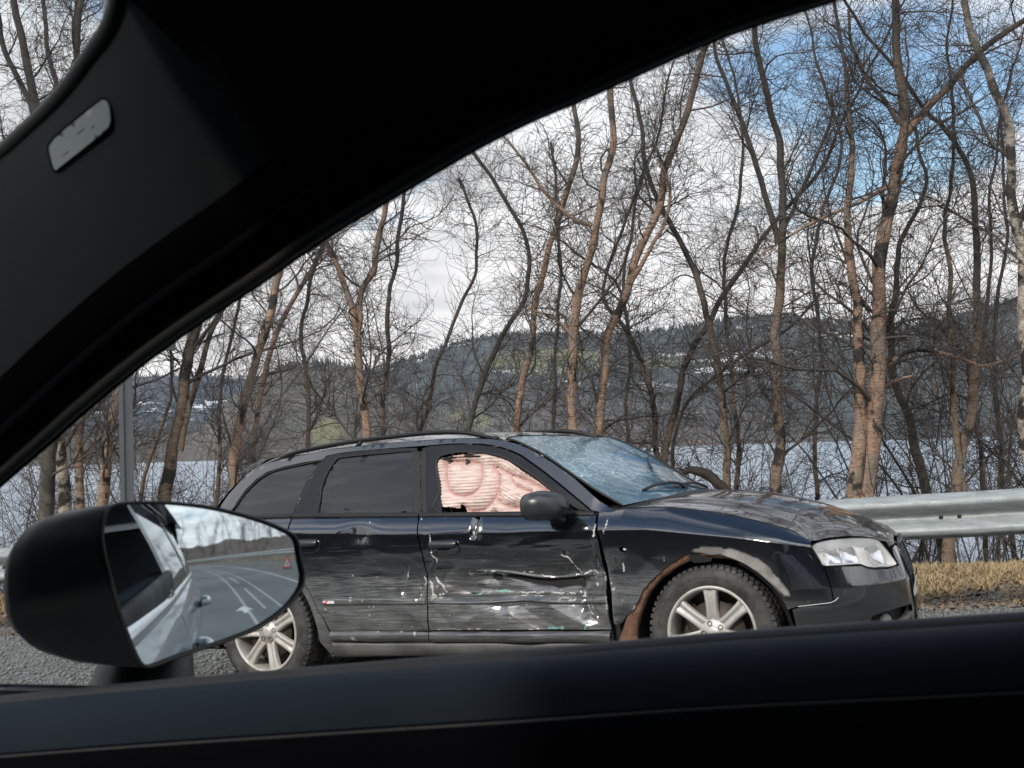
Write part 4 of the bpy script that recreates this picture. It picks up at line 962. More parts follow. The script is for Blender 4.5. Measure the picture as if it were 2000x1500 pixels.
# ------------------------------------------------------------------ the wreck
def dents(q, z):
    """Crush depth of the right flank, metres inwards."""
    q = np.asarray(q, float); z = np.asarray(z, float); P = np.stack([q, z], -1)
    fd = sst(q, -1.60, -1.50) * (1 - sst(q, -.60, -.50)); rd = sst(q, -2.35, -2.0) * (1 - sst(q, -1.575, -1.56)); dm = np.maximum(fd, rd * .6)
    d = .062 * np.exp(-((z - .24) / .11) ** 2) * sst(q, -1.56, -1.1) * (1 - sst(q, -.72, -.52))
    tear = .292 + .012 * np.sin(q * 9) - .02 * sst(q, -1.1, -.75)
    zone = sst(q, -1.34, -1.2) * (1 - sst(q, -.66, -.58))
    d += zone * .024 * (1 - sst(z, tear - .004, tear + .002)) * sst(z, tear - .075, tear - .01)
    d -= zone * .011 * np.exp(-((z - tear - .006) / .006) ** 2)
    d += fd * .012 * np.exp(-((z - .175) / .012) ** 2)
    wav = fbm(P * [2.2, 9], 3, 51) - .5; fin = fbm(P * [4, 34], 3, 52) - .5
    low = 1 - sst(z, .40, .50)
    d += (dm * low) * (.022 * wav + .005 * fin)
    d += .004 * dm * (fbm(P * [3, 6], 2, 53) - .5) * 2 * (1 - low)
    # vertical buckles near the leading edge and the trailing edge of the front door
    for (qc, w, amp, za, zb) in ((-.665, .016, .018, .06, .32), (-.60, .012, .014, .05, .36), (-.545, .010, .010, .05, .45), (-1.45, .013, .010, .16, .33), (-1.50, .008, .010, .16, .44), (-1.60, .010, .010, .15, .30), (-1.68, .010, .008, .18, .36)):
        qq = qc + .02 * np.sin(z * 21 + qc * 30); d += amp * np.exp(-((q - qq) / w) ** 2) * sst(z, za, za + .04) * (1 - sst(z, zb - .04, zb))
    d += .020 * np.exp(-((q + 1.255 - (z - .5) * .12) / .016) ** 2) * sst(z, .47, .50) * (1 - sst(z, .60, .63))          # the kink in the shoulder
    d -= .005 * np.exp(-((q + 1.225) / .014) ** 2) * sst(z, .47, .5)
    d += .010 * np.exp(-((q + 1.98) / .10) ** 2 - ((z - .53) / .05) ** 2) + .012 * np.exp(-((q + 1.75) / .08) ** 2 - ((z - .30) / .08) ** 2)
    d += .012 * np.exp(-((q + .47) / .05) ** 2) * (1 - sst(z, .30, .42)) + .006 * (fbm(P * 14, 2, 54) - .5) * sst(q, -.53, -.45) * (1 - sst(q, -.3, -.15)) * (1 - sst(z, .3, .4))
    def fold(a, b, amp, w):
        a = np.array(a); b = np.array(b); ab = b - a; X = np.stack([q, z], -1) - a; t = np.clip((X @ ab) / (ab @ ab), 0, 1); return amp * np.clip(1 - np.linalg.norm(X - t[..., None] * ab, axis=-1) / w, 0, 1)
    for a, b, amp, w in (((-1.53, .135), (-1.41, .03), .013, .055), ((-1.39, .02), (-1.18, .135), -.010, .05), ((-1.03, .135), (-.80, .02), .014, .06), ((-.86, .14), (-.63, .02), -.013, .05), ((-.70, .14), (-.55, .03), .016, .05),
                         ((-1.70, .14), (-1.565, .025), -.014, .07), ((-1.95, .14), (-1.78, .08), .008, .06), ((-1.56, .30), (-1.30, .20), .010, .05), ((-1.12, .27), (-.86, .215), -.012, .04), ((-.80, .26), (-.60, .36), .014, .05), ((-.74, .38), (-.66, .28), -.010, .03),
                         ((-1.35, .40), (-.95, .34), .008, .06), ((-.95, .42), (-.60, .44), -.005, .05), ((-1.66, .34), (-1.58, .24), .012, .05), ((-2.1, .30), (-1.7, .33), .006, .06), ((-1.9, .46), (-1.62, .36), -.005, .06)):
        d += fold(a, b, amp * .75, w)
    # diagonal pressing in the lower door
    d += fd * .010 * sst((z + .02) + (q + .95) * .45, 0, .08) * (1 - sst(z, .13, .16)) * (z > -.2)
    return d
def flank(q, z, off=0.0, dmg=True):
    q, z = np.broadcast_arrays(np.asarray(q, float), np.asarray(z, float)); P = side(q, z)
    if dmg: P[..., 1] += dents(q, z)
    if off:
        e = 1e-3; a = side(np.asarray(q) + e, z) - side(np.asarray(q) - e, z); b = side(q, np.asarray(z) + e) - side(q, np.asarray(z) - e)
        n = np.cross(a, b); n /= np.linalg.norm(n, axis=-1)[..., None] + 1e-12; ref = np.stack([np.where(np.asarray(q) > .1, P[..., 0] - .1, 0.0), np.minimum(P[..., 1] - HW, -.02) * np.where(np.asarray(q) > .1, .3, 1.0), 0 * P[..., 0]], -1); n = np.where(((n * ref).sum(-1)[..., None] < 0), -n, n)
        P = P + n * off          # outwards
    return P
def streak(P, sx, sz, seed, lo, hi):
    return sst(fbm(np.c_[P[:, 0] * sx, P[:, 1] * sz], 4, seed), lo, hi)
def line_mask(P, path, w, seed=1, jag=.012, broken=.0):
    path = np.asarray(path, float); nz = np.stack([fbm(P * 26, 3, seed) - .5, fbm(P * 26, 3, seed + 5) - .5], 1) * jag * 2
    d = dist_poly(P + nz, path, closed=False); m = 1 - sst(d, w * .5, w)
    if broken: m = m * sst(fbm(P * 42, 2, seed + 9), broken, broken + .12)
    return m
WHITE = [([(-1.513, .50), (-1.505, .47), (-1.508, .44), (-1.50, .40), (-1.485, .37)], .005, .35), ([(-1.53, .27), (-1.515, .20), (-1.50, .19)], .005, .3), ([(-1.50, .29), (-1.475, .245), (-1.44, .205), (-1.46, .195), (-1.52, .187)], .006, .38),
         ([(-1.565, .29), (-1.555, .26), (-1.57, .23)], .004, .35), ([(-1.67, .36), (-1.665, .30), (-1.675, .24), (-1.68, .20)], .004, .5), ([(-1.59, .24), (-1.595, .20)], .005, .4),
         ([(-.76, .385), (-.715, .365), (-.69, .32), (-.665, .285), (-.65, .27)], .004, .40), ([(-.675, .25), (-.665, .20), (-.672, .165)], .008, .42), ([(-.66, .155), (-.645, .12), (-.62, .095)], .0045, .25),
         ([(-.575, .27), (-.57, .20), (-.555, .19)], .007, .46), ([(-.535, .42), (-.53, .32), (-.525, .20), (-.53, .12)], .004, .46), ([(-.64, .285), (-.61, .30), (-.56, .29)], .004, .4),
         ([(-1.31, .306), (-1.24, .303), (-1.16, .309), (-1.13, .295), (-1.10, .288)], .005, .25), ([(-1.15, .302), (-1.12, .292)], .010, .2), ([(-.99, .298), (-.94, .302), (-.88, .288), (-.80, .282)], .004, .45),
         ([(-1.09, .205), (-1.02, .206), (-.95, .20), (-.72, .19)], .0035, .42), ([(-1.6, .012), (-1.2, .016), (-.7, .018)], .003, .55), ([(-1.262, .515), (-1.258, .502)], .0075, .05), ([(-.56, .53), (-.565, .50), (-.575, .47)], .006, .45),
         ([(-.43, .33), (-.425, .28)], .004, .5), ([(-.51, .56), (-.515, .50), (-.52, .42)], .003, .5)]
TEAL = [([(-1.27, .195), (-1.22, .20), (-1.205, .215), (-1.195, .20), (-1.10, .205)], .0065, .46), ([(-1.21, .308), (-1.18, .306)], .005, .35), ([(-.86, .022), (-.78, .03)], .006, .42), ([(-.655, .02), (-.64, .045)], .006, .35)]
def flank_marks(P):
    """Scuff, chip, rust | teal, primer, dirt masks for points (q, z) of the right flank."""
    q, z = P[:, 0], P[:, 1]; N = len(P)
    door = sst(q, -2.45, -2.3) * (1 - sst(q, -.50, -.49)); fen = sst(q, -.50, -.49) * (1 - sst(q, -.30, -.05))
    s = door * (1 - sst(z, .16, .50)) * .95 + door * np.exp(-((z - .23) / .085) ** 2) * .7
    s *= .50 + .55 * streak(P, 2.4, 22, 11, .30, .66); s += door * .65 * (1 - sst(z, .13, .165)) * (.5 + .5 * streak(P, 3, 7, 12, .3, .6))
    s += fen * (1 - sst(z, .12, .40)) * (.25 + 1.0 * streak(P, 9, 12, 13, .42, .6)) + fen * .5 * streak(P, 5, 40, 15, .56, .68) * (1 - sst(z, .4, .46))
    s *= 1 - .55 * sst(z, .27, .33); s *= 1 - .75 * sst(z, .40, .47); s += .3 * door * streak(P, 5, 150, 14, .66, .74) * (1 - sst(z, .44, .48))
    chip = np.zeros(N); teal = np.zeros(N)
    for k, (pa, w, br) in enumerate(WHITE): chip = np.maximum(chip, line_mask(P, pa, w * .85, 60 + k, .014, br))
    sp = sst(vnoise(P * 95, 33), .95, .97) * sst(fbm(P * 9, 2, 34), .46, .6); chip = np.maximum(chip, sp * (door * (1 - sst(z, .30, .42)) + fen * (1 - sst(z, .3, .4))) * .9)
    sb = sst(vnoise(P * 130, 35), .965, .98) * (z > .57) * door; chip = np.maximum(chip, sb)
    sf = sst(vnoise(P * 120, 36), .955, .975) * np.exp(-((q - .40) / .12) ** 2 - ((z - .22) / .06) ** 2); chip = np.maximum(chip, sf)
    for k, (pa, w, br) in enumerate(TEAL): teal = np.maximum(teal, line_mask(P, pa, w, 90 + k, .012, br))
    prim = inside(P + (np.stack([fbm(P * 30, 2, 41), fbm(P * 30, 2, 42)], 1) - .5) * .03, PRIMER).astype(float) * sst(-dist_poly(P, PRIMER) * 0 + dist_poly(P, PRIMER), 0, .012)
    prim *= .55 + .45 * streak(P, 7, 12, 43, .38, .6)
    rr_ = np.hypot(q, z); rust = (1 - sst(rr_, .395 + .012 * np.sin(q * 40), .40 + .012 * np.sin(q * 40))) * (q < -.36) * (z < .1) * 0
    dirt = .45 * (1 - sst(z, -.06, .12)) * (.5 + .5 * fbm(P * 8, 3, 44)) + .35 * (1 - sst(np.hypot(q + 2.645, z), .37, .50)) * fbm(P * 20, 2, 46) + .02
    dirt += door * .38 * (1 - sst(z, .12, .36)) * (.4 + .8 * fbm(P * [6, 12], 3, 48)) + fen * .35 * (1 - sst(z, .15, .40)) * fbm(P * 12, 3, 49)
    dirt += .15 * (q > .3) * (1 - sst(z, .2, .3)) * fbm(P * 7, 3, 47)
    return np.clip(s, 0, 1), chip, rust, teal, prim, np.clip(dirt, 0, 1)
PRIMER = np.array([(-.082, .382), (-.05, .403), (-.017, .409), (.06, .406), (.136, .395), (.20, .372), (.259, .345), (.31, .30), (.341, .249), (.372, .19), (.376, .165), (.342, .168), (.315, .205), (.281, .239), (.235, .28), (.192, .305), (.105, .332), (.05, .338), (.02, .36), (-.04, .372)])

car = empty('wrecked_car', 'crashed black estate car with torn crumpled doors and pink airbag in its front window', 'car', tuple(HUB))
car.rotation_euler = Matrix(CARROT.tolist()).to_euler()

def flange(V, loop, depth, inward):
    """A folded edge behind a panel's outline."""
    A = V[loop]; B = A + inward * depth; return A, B
def panel(name, outline, h, mat, holes=(), parent=None, off=0.0, dmg=True, f=None, edge=.014, hb=None, marked=True, far=False, label=None, sm=True):
    f = f or flank
    Q, T, loops = fill2d(np.asarray(outline, float), h, [np.asarray(q, float) for q in holes], hb)
    V = f(Q[:, 0], Q[:, 1], off, dmg and not far)
    if far: V = V * [1, -1, 1] + [0, 2 * HW, 0]
    a = V[T[:, 1]] - V[T[:, 0]]; b = V[T[:, 2]] - V[T[:, 0]]; n = np.cross(a, b); want = -1 if not far else 1
    flip = n[:, 1] * want < 0; T[flip] = T[flip][:, ::-1]
    VV = [V]; FF = [T]; k = len(V); qs = [Q]
    FQ = []
    for lp in loops:
        A = V[lp]; B = A + np.array([0, edge * (1 if not far else -1), 0]); m = len(lp)
        if abs(A[:, 0] - .1).min() < 5 and (A[:, 0] > .6).any():     # round the nose the fold points inwards
            c = np.stack([np.minimum(A[:, 0], .1), np.full(m, HW), A[:, 2]], 1); dv = c - A; dv /= np.linalg.norm(dv, axis=1)[:, None]; B = A + dv * edge
        VV += [A, B]; qs += [Q[lp], Q[lp]]; i = np.arange(m); j = (i + 1) % m; FQ.append(np.stack([k + i, k + j, k + m + j, k + m + i], 1)); k += 2 * m
    V = np.vstack(VV); me = mesh_data(name, V, FF + FQ, mat); QQ = np.vstack(qs)
    if marked:
        if far: marks(me, marks_a=(0, 0, 0), marks_b=(0, 0, .15))
        else: s, c, r, t, p, d = flank_marks(QQ); marks(me, marks_a=(s, c, r), marks_b=(t, p, d))
    return add(name, me, None, None, parent or car, label=label)

def arch(cx, cz, r, a0, a1, n=26):
    a = np.radians(np.linspace(a0, a1, n)); return [(cx + r * math.cos(t), cz + r * math.sin(t)) for t in a]
def cr(x, d=0): return float(crease(x)) + d
def tz(x, d=0): return float(topz(x)) + d

# outlines on the flank, (x, z)
SEAM = [(-.572, .578), (-.562, .50), (-.548, .437), (-.534, .33), (-.524, .27), (-.528, .20), (-.524, .10), (-.520, .018)]
FD = [(-1.598, .600)] + [(x, tz(x, -.012)) for x in np.linspace(-1.5, -.62, 9)] + SEAM + [(-1.55, .016), (-1.549, .124), (-1.546, .20), (-1.541, .30), (-1.560, .40), (-1.578, .47), (-1.592, .54)]
FD = [(x + (.0), z) for x, z in FD]
RD = [(x, tz(x, -.012)) for x in np.linspace(-2.436, -1.615, 9)] + [(-1.604, .59), (-1.600, .54), (-1.586, .47), (-1.568, .40), (-1.549, .30), (-1.554, .20), (-1.557, .124), (-1.558, .013), (-2.196, .010), (-2.222, .08)] + arch(-2.645, 0, .405, 17, 46, 8) + [(-2.40, .36), (-2.432, .46), (-2.444, .54)]
QP = [(x, tz(x, -.012)) for x in np.linspace(-3.42, -2.446, 10)] + [(-2.454, .54), (-2.442, .46), (-2.41, .36)] + arch(-2.645, 0, .365, 50, 170, 26) + [(-3.03, -.02), (-3.05, -.1), (-3.40, -.06), (-3.47, .2), (-3.50, .42), (-3.46, .56)]
SPL = arch(-2.645, 0, .366, -8, 49, 14) + arch(-2.645, 0, .400, 45, 17, 8) + [(-2.232, .08), (-2.206, .008), (-2.20, -.04), (-2.19, -.10), (-2.24, -.12)]
FEN = [(-.560, .582), (-.48, tz(-.48, .0)), (-.377, .596), (-.223, .590), (-.073, .571), (.079, .543), (.247, .505), (.405, .459), (.505, .412), (.508, .385), (.537, .295), (.543, .216), (.549, .141), (.487, .130), (.41, .124), (.374, .115)] + [(r * math.cos(math.radians(a)), r * math.sin(math.radians(a))) for a in np.linspace(17, 163, 40) for r in (float(np.interp(a, [17, 90, 99, 107, 116, 126, 136, 146, 156, 163], [.372, .371, .372, .379, .376, .374, .379, .384, .392, .402])),)] + [(-.428, .085), (-.455, .052), (-.487, .042), (-.499, .045), (-.497, .20), (-.510, .33), (-.532, .437), (-.549, .50)]
# ragged torn edge of the arch towards the door
_g = np.random.default_rng(12)
FEN = [(x + _g.normal(0, .0035), z + _g.normal(0, .0035)) if (np.hypot(x, z) < .425 and x < .1) else (x, z) for x, z in FEN]

def build_flank():
    fd = panel('front_door', resample(FD, .01), .0052, MT['paint'], parent=car, label='crumpled front door with torn white creases and grey scuffs')
    rd = panel('rear_door', resample(RD, .01), .0062, MT['paint'], parent=car, label='rear door scuffed grey along its lower half')
    qp = panel('rear_quarter_panel', resample(QP, .02), .014, MT['paint'], parent=car)
    panel('arch_edge_panel', SPL, .012, MT['paint'], parent=car)
    fe = panel('front_wing', resample(FEN, .01), .0065, MT['paint'], parent=car, holes=[[(-.441 + .0, .404), (-.432, .414), (-.408, .412), (-.392, .402), (-.400, .392), (-.428, .390)]], label='front wing with bare rusty arch edge and a rubbed pale crescent')
    # far side, undamaged
    for nm, o in (('front_door', FD), ('rear_door', RD), ('rear_quarter_panel', QP), ('front_wing', FEN)): panel(nm, resample(o, .03), .03, MT['paint'], parent=car, far=True)
    return fd, rd, fe
fdoor, rdoor, fwing = build_flank()
def build_inner():
    # wing repeater bulb left hanging in its hole
    b = Mesh(); p = flank(-.415, .402)[None][0] + [0, .012, 0]; b.box(p, (.016, .016, .013), bev=.004); b.build('bulb_holder', MT['white_plastic'], fwing)
    # hinge shut-line darkness behind the panels
    m = Mesh()
    for sgn in (0, 1):
        for (x0, x1, z0, z1) in ((-2.35, -.40, -.05, .60),):
            G = np.array([[(x, .075, z) for x in np.linspace(x0, x1, 3)] for z in (z0, z1)])
            if sgn: G = G * [1, -1, 1] + [0, 2 * HW, 0]
            m.grid(G)
    m.add([(-3.3, .2, -.12), (.6, .2, -.12), (.6, 1.57, -.12), (-3.3, 1.57, -.12)], [(0, 1, 2, 3)])
    m.build('inner_structure', MT['cabin'], car, False)
    # wheel wells
    for cx in (0, -2.645):
        for sgn in (0, 1):
            w = Mesh(); a = np.radians(np.linspace(-12, 192, 30)); r = .385 if cx == 0 else .372
            G = np.array([[(cx + r * math.cos(t), y, r * math.sin(t)) for t in a] for y in (.045 + .02, .12, .45)]); G2 = np.array([[(cx + k * math.cos(t), .45, k * math.sin(t)) for t in a] for k in (r, .05)])
            if sgn: G = G * [1, -1, 1] + [0, 2 * HW, 0]; G2 = G2 * [1, -1, 1] + [0, 2 * HW, 0]
            w.grid(G); w.grid(G2); w.build('wheel_well', MT['cabin'], car)
build_inner()

def rusty_lip():
    """The bare, corroded and bent arch edge, with the black patch of tape at its top."""
    ro_k = .74; ang = np.radians(np.array([196, 186, 176, 166, 156, 146, 136, 126, 116, 107, 99, 90, 82, 72, 62]))
    ro = np.array([.50, .495, .455, .418, .412, .402, .392, .383, .384, .385, .375, .372, .372, .371, .371]); ri = np.array([.405, .400, .388, .374, .366, .358, .352, .346, .348, .347, .348, .350, .352, .356, .362])
    ro = np.where(ro > .39, ro, ro)
    A = []; t = np.linspace(0, 1, 60); aa = np.interp(t, np.linspace(0, 1, len(ang)), ang); o = np.interp(t, np.linspace(0, 1, len(ang)), ro) + (vnoise(np.c_[t * 30, t * 0], 3) - .5) * .010; i_ = np.interp(t, np.linspace(0, 1, len(ang)), ri) + (vnoise(np.c_[t * 22, t * 0 + 3], 4) - .5) * .006
    for k in range(60):
        row = []
        for u, dep in ((0, .006), (.12, .007), (.5, .013), (.85, .020), (1, .034), (1.0, .055)):
            r = o[k] * (1 - u) + i_[k] * u; q, z = r * math.cos(aa[k]), r * math.sin(aa[k]); zz = min(max(z, -.03), .45); p = side(q, zz).copy(); p[2] = z; p[1] += dep + float(dents(q, zz)) ; row.append(p)
        A.append([p_ + np.array([0, (vnoise(np.array([[k * .7, j_ * 2.0]]), 6)[0] - .5) * .008, (vnoise(np.array([[k * .9, j_ * 2.0 + 9]]), 7)[0] - .5) * .006]) for j_, p_ in enumerate(row)])
    m = Mesh(); m.grid(np.array(A)); m.build('rusty_arch_edge', MT['rust'], fwing)
    # dark lip of the front half of the arch, bent outwards
    aa = np.radians(np.linspace(64, 2, 30)); B = [[side(r * math.cos(a), r * math.sin(a)) + [0, d, 0] for r, d in ((.374, -.001), (.372, .004), (.362, .006), (.352, .012), (.350, .04))] for a in aa]
    m = Mesh(); m.grid(np.array(B)); m.build('arch_lip', MT['trim'], fwing)
    t = Mesh(); Q = np.array([(-.085, .366), (-.02, .367), (.034, .352), (.026, .334), (-.06, .331)]); P2 = resample(Q, .01); P2 += _g.normal(0, .0015, P2.shape); V, T, lp = fill2d(P2, .012)
    W = flank(V[:, 0], V[:, 1], .006); t.add(W, [tuple(f) for f in T]); t.build('tape_patch', MT['trim'], fwing)
    m = Mesh(); m.add(np.array([(-.385, .05, -.10), (-.385, .05, .12), (-.36, .30, .12), (-.36, .30, -.10), (-.50, .03, -.13), (-.385, .03, -.13)]), [(0, 1, 2, 3)]); m.build('liner', MT['rubber'], car)
rusty_lip()

def moulding():
    for (x0, x1, par) in ((-2.215, -1.560, rdoor), (-1.545, -.520, fdoor)):
        xs = np.linspace(x0, x1, 90); rows = []
        for (dz, off) in ((.000, -.002), (.001, .007), (.010, .0085), (.024, .0085), (.031, .007), (.033, -.002)):
            z = .150 + dz + (.004 * np.sin(xs * 11) - .006 * sst(xs, -1.0, -.7)) * (par is fdoor); rows.append(flank(xs, z, off))
        V = np.array(rows); me = mesh_data('side_moulding', V.reshape(-1, 3), np.array([(i * 90 + j, i * 90 + j + 1, (i + 1) * 90 + j + 1, (i + 1) * 90 + j) for i in range(5) for j in range(89)]), MT['paint'])
        P = np.c_[np.tile(xs, 6), np.repeat(.165 + np.array([0, .001, .01, .024, .031, .033]), 90)]; s, c, r, t, p, d = flank_marks(P); marks(me, marks_a=(np.clip(s * .9 + .25 * streak(P, 4, 60, 5, .4, .6), 0, 1), c * .6, 0), marks_b=(0, 0, d)); add('side_moulding', me, None, None, par)
    # skirts under the doors
    for (x0, x1) in ((-2.196, -1.562), (-1.556, -.520)):
        xs = np.linspace(x0, x1, 60); rows = []
        for (z, y) in ((.010, .050), (.008, .020), (.000, .010), (-.018, .004), (-.034, .010), (-.046, .026), (-.052, .055)):
            w = (fbm(np.c_[xs * 5, np.full(60, z * 20)], 3, 8) - .5) * .012; rows.append(np.stack([xs, y + w + (.006 * np.sin(xs * 14)) * (x0 > -1.6), z + w * .5], 1))
        V = np.array(rows); V = np.concatenate([V, V[:1]]); me = mesh_data('door_skirt', V.reshape(-1, 3), np.array([(i * 60 + j, i * 60 + j + 1, (i + 1) * 60 + j + 1, (i + 1) * 60 + j) for i in range(7) for j in range(59)]), MT['paint'])
        P = V.reshape(-1, 3)[:, [0, 2]]; marks(me, marks_a=(.35 + .55 * streak(P, 5, 80, 21, .38, .6), .8 * sst(vnoise(P * [60, 120], 22), .93, .95), 0), marks_b=(0, 0, .55 * fbm(P * 9, 3, 23) + .15)); add('door_skirt', me, None, None, car)
    xs = np.linspace(-2.20, -.40, 90); rows = [np.stack([xs, np.full(90, y) + (fbm(np.c_[xs * 4, np.full(90, z * 9)], 3, 18) - .5) * .02, np.full(90, z) + (xs + .4) * .022 * (z < -.06)], 1) for z, y in ((-.045, .060), (-.055, .040), (-.085, .045), (-.10, .075), (-.105, .20))]
    V = np.array(rows); me = mesh_data('sill', V.reshape(-1, 3), np.array([(i * 90 + j, i * 90 + j + 1, (i + 1) * 90 + j + 1, (i + 1) * 90 + j) for i in range(4) for j in range(89)]), MT['paint'])
    P = V.reshape(-1, 3)[:, [0, 2]]; marks(me, marks_a=(.4 * streak(P, 5, 80, 25, .4, .6), 0, 0), marks_b=(0, .25 * streak(P, 3, 60, 27, .45, .6), .75 * fbm(P * 7, 3, 26) + .25)); add('sill', me, None, None, car)
    # flap ahead of the rear wheel
    m = Mesh(); P = [(-2.26, -.01), (-2.205, .004), (-2.20, -.04), (-2.17, -.115), (-2.235, -.14), (-2.262, -.09)]; V, T, lp = fill2d(resample(P, .015), .02); W = side(V[:, 0], np.maximum(V[:, 1], -.13)); W[:, 2] = V[:, 1]; W[:, 1] += .006 - (.02 * (V[:, 1] < -.06)) * 0; m.add(W, [tuple(f) for f in T]); m.build('mud_flap', MT['dusty'], car)
MT['dusty'] = simple('dusty_black_plastic', (.075, .07, .062), .85, var=.5, scale=14)
moulding()

MT['paint_plain'] = material('plain_black_paint', (.006, .007, .009), .15, Coat_Weight=1.0)
MT['dull_black'] = simple('dull_black_shell', (.022, .026, .03), .38, scale=8, Coat_Weight=.4, Coat_Roughness=.3)
def handles():
    for (x0, x1, z0, z1, par, lab) in ((-2.395, -2.235, .505, .436, rdoor, None), (-1.515, -1.345, .474, .402, fdoor, None)):
        cx = (x0 + x1) / 2; w = (x1 - x0) / 2; zc = (z0 + z1) / 2; h = (z0 - z1) / 2
        def ring(sc, dep, flat=.0):
            a = np.linspace(0, 2 * np.pi, 40, endpoint=False); px = np.sign(np.cos(a)) * np.abs(np.cos(a)) ** .55; pz = np.sin(a); pz = np.where(pz > 0, np.abs(pz) ** .4, -np.abs(pz) ** .8)
            q = cx + w * sc * px; z = zc + h * sc * pz + flat; p = flank(q, z, 0, False); p[:, 1] += dents(np.full(40, cx), np.full(40, zc)) + dep; return p
        m = Mesh(); m.grid(np.array([ring(1.12, .001), ring(1.10, -.003), ring(1.0, -.003), ring(.95, .004), ring(.86, .022), ring(.4, .03), ring(.01, .031)]), closed=True); m.build('handle_recess', MT['paint_plain'], par)
        g = Mesh(); xs = np.linspace(x0 + .004, x1 - .004, 20); y = side(cx, zc)[1] + float(dents(cx, zc)); sec = [(-.002, .002), (-.016, .0), (-.025, -.012), (-.023, -.028), (-.012, -.036), (-.002, -.032)]
        G = []
        for x in xs:
            u = (x - cx) / w; bow = .007 * (1 - u * u); k = (1 - abs(u) ** 6) * .25 + .75; G.append([(x, y + a * k - bow * .5, zc + h * .92 + b * k) for a, b in sec])
        g.grid(np.array(G), closed=True); g.build('door_handle', MT['dull_black'], par)
handles()
def badge():
    m = Mesh(); P = flank(np.array([-2.214, -2.140, -2.140, -2.214]), np.array([.159, .159, .174, .174]), .0105)
    B = P + [0, .004, 0]; m.add(np.vstack([P, B]), [(0, 1, 2, 3), (0, 4, 5, 1), (2, 6, 7, 3), (1, 5, 6, 2), (3, 7, 4, 0)]); o = m.build('badge', MT['badge_white'], rdoor, False)
    r = Mesh(); Q = flank(np.array([-2.203, -2.192, -2.180, -2.191]), np.array([.1595, .1595, .1735, .1735]), .0115); r.add(Q, [(0, 1, 2, 3)]); Q = flank(np.array([-2.214, -2.203, -2.199, -2.212]), np.array([.1595, .1595, .166, .166]), .0115); r.add(Q, [(0, 1, 2, 3)]); r.build('badge_stripe', MT['red_reflector'], rdoor, False)
MT['badge_white'] = material('badge_white', (.72, .72, .72), .3)
badge()

# ---- greenhouse
OPEN = [(-1.462, .612), (-1.500, .72), (-1.535, .82), (-1.552, .880), (-1.535, .912), (-1.48, .925), (-1.40, .928), (-1.30, .921), (-1.204, .903), (-1.13, .880), (-1.058, .846), (-.975, .797), (-.895, .745), (-.80, .682), (-.70, .616), (-.655, .584)]
FRAME_F = [(-1.596, .602), (-1.618, .70), (-1.640, .83), (-1.658, .930), (-1.655, .962), (-1.60, .970), (-1.50, .970), (-1.40, .967), (-1.30, .957), (-1.20, .940), (-1.12, .915), (-1.05, .886), (-.97, .838), (-.90, .794), (-.80, .726), (-.70, .656), (-.60, .586), (-.57, .572)]
GL_R = [(-2.262, .634), (-2.272, .70), (-2.281, .79), (-2.262, .865), (-2.225, .925), (-2.195, .944), (-2.0, .951), (-1.85, .952), (-1.715, .950), (-1.690, .83), (-1.664, .72), (-1.645, .615)]
FRAME_R = [(-2.440, .622), (-2.432, .70), (-2.395, .82), (-2.33, .92), (-2.285, .958), (-2.20, .967), (-2.0, .972), (-1.80, .972), (-1.690, .966), (-1.672, .90), (-1.650, .80), (-1.628, .70), (-1.606, .598)]
GL_Q = [(-2.895, .650), (-2.880, .715), (-2.835, .785), (-2.77, .845), (-2.70, .882), (-2.60, .905), (-2.45, .922), (-2.30, .932), (-2.345, .86), (-2.395, .76), (-2.425, .70), (-2.450, .640)]
QTOP = [(-2.446, .632), (-2.437, .70), (-2.400, .82), (-2.335, .92), (-2.293, .962), (-2.20, .972), (-2.0, .977), (-1.80, .977), (-1.66, .977), (-1.50, .978), (-1.40, .975), (-1.29, .965), (-1.19, .947), (-1.11, .922), (-1.04, .892), (-.96, .843), (-.89, .799), (-.79, .731), (-.69, .660), (-.60, .596),
        (-.56, .585), (-.50, .580), (-.474, .585), (-.567, .637), (-.721, .757), (-.85, .838), (-.911, .872), (-.99, .915), (-1.072, .948), (-1.15, .970), (-1.23, .984), (-1.42, 1.000), (-1.744, 1.006), (-2.08, 1.000), (-2.29, .990), (-2.582, .965), (-2.73, .942), (-2.875, .885), (-2.977, .775), (-3.03, .69), (-3.05, .640), (-2.93, .634), (-2.70, .632)]
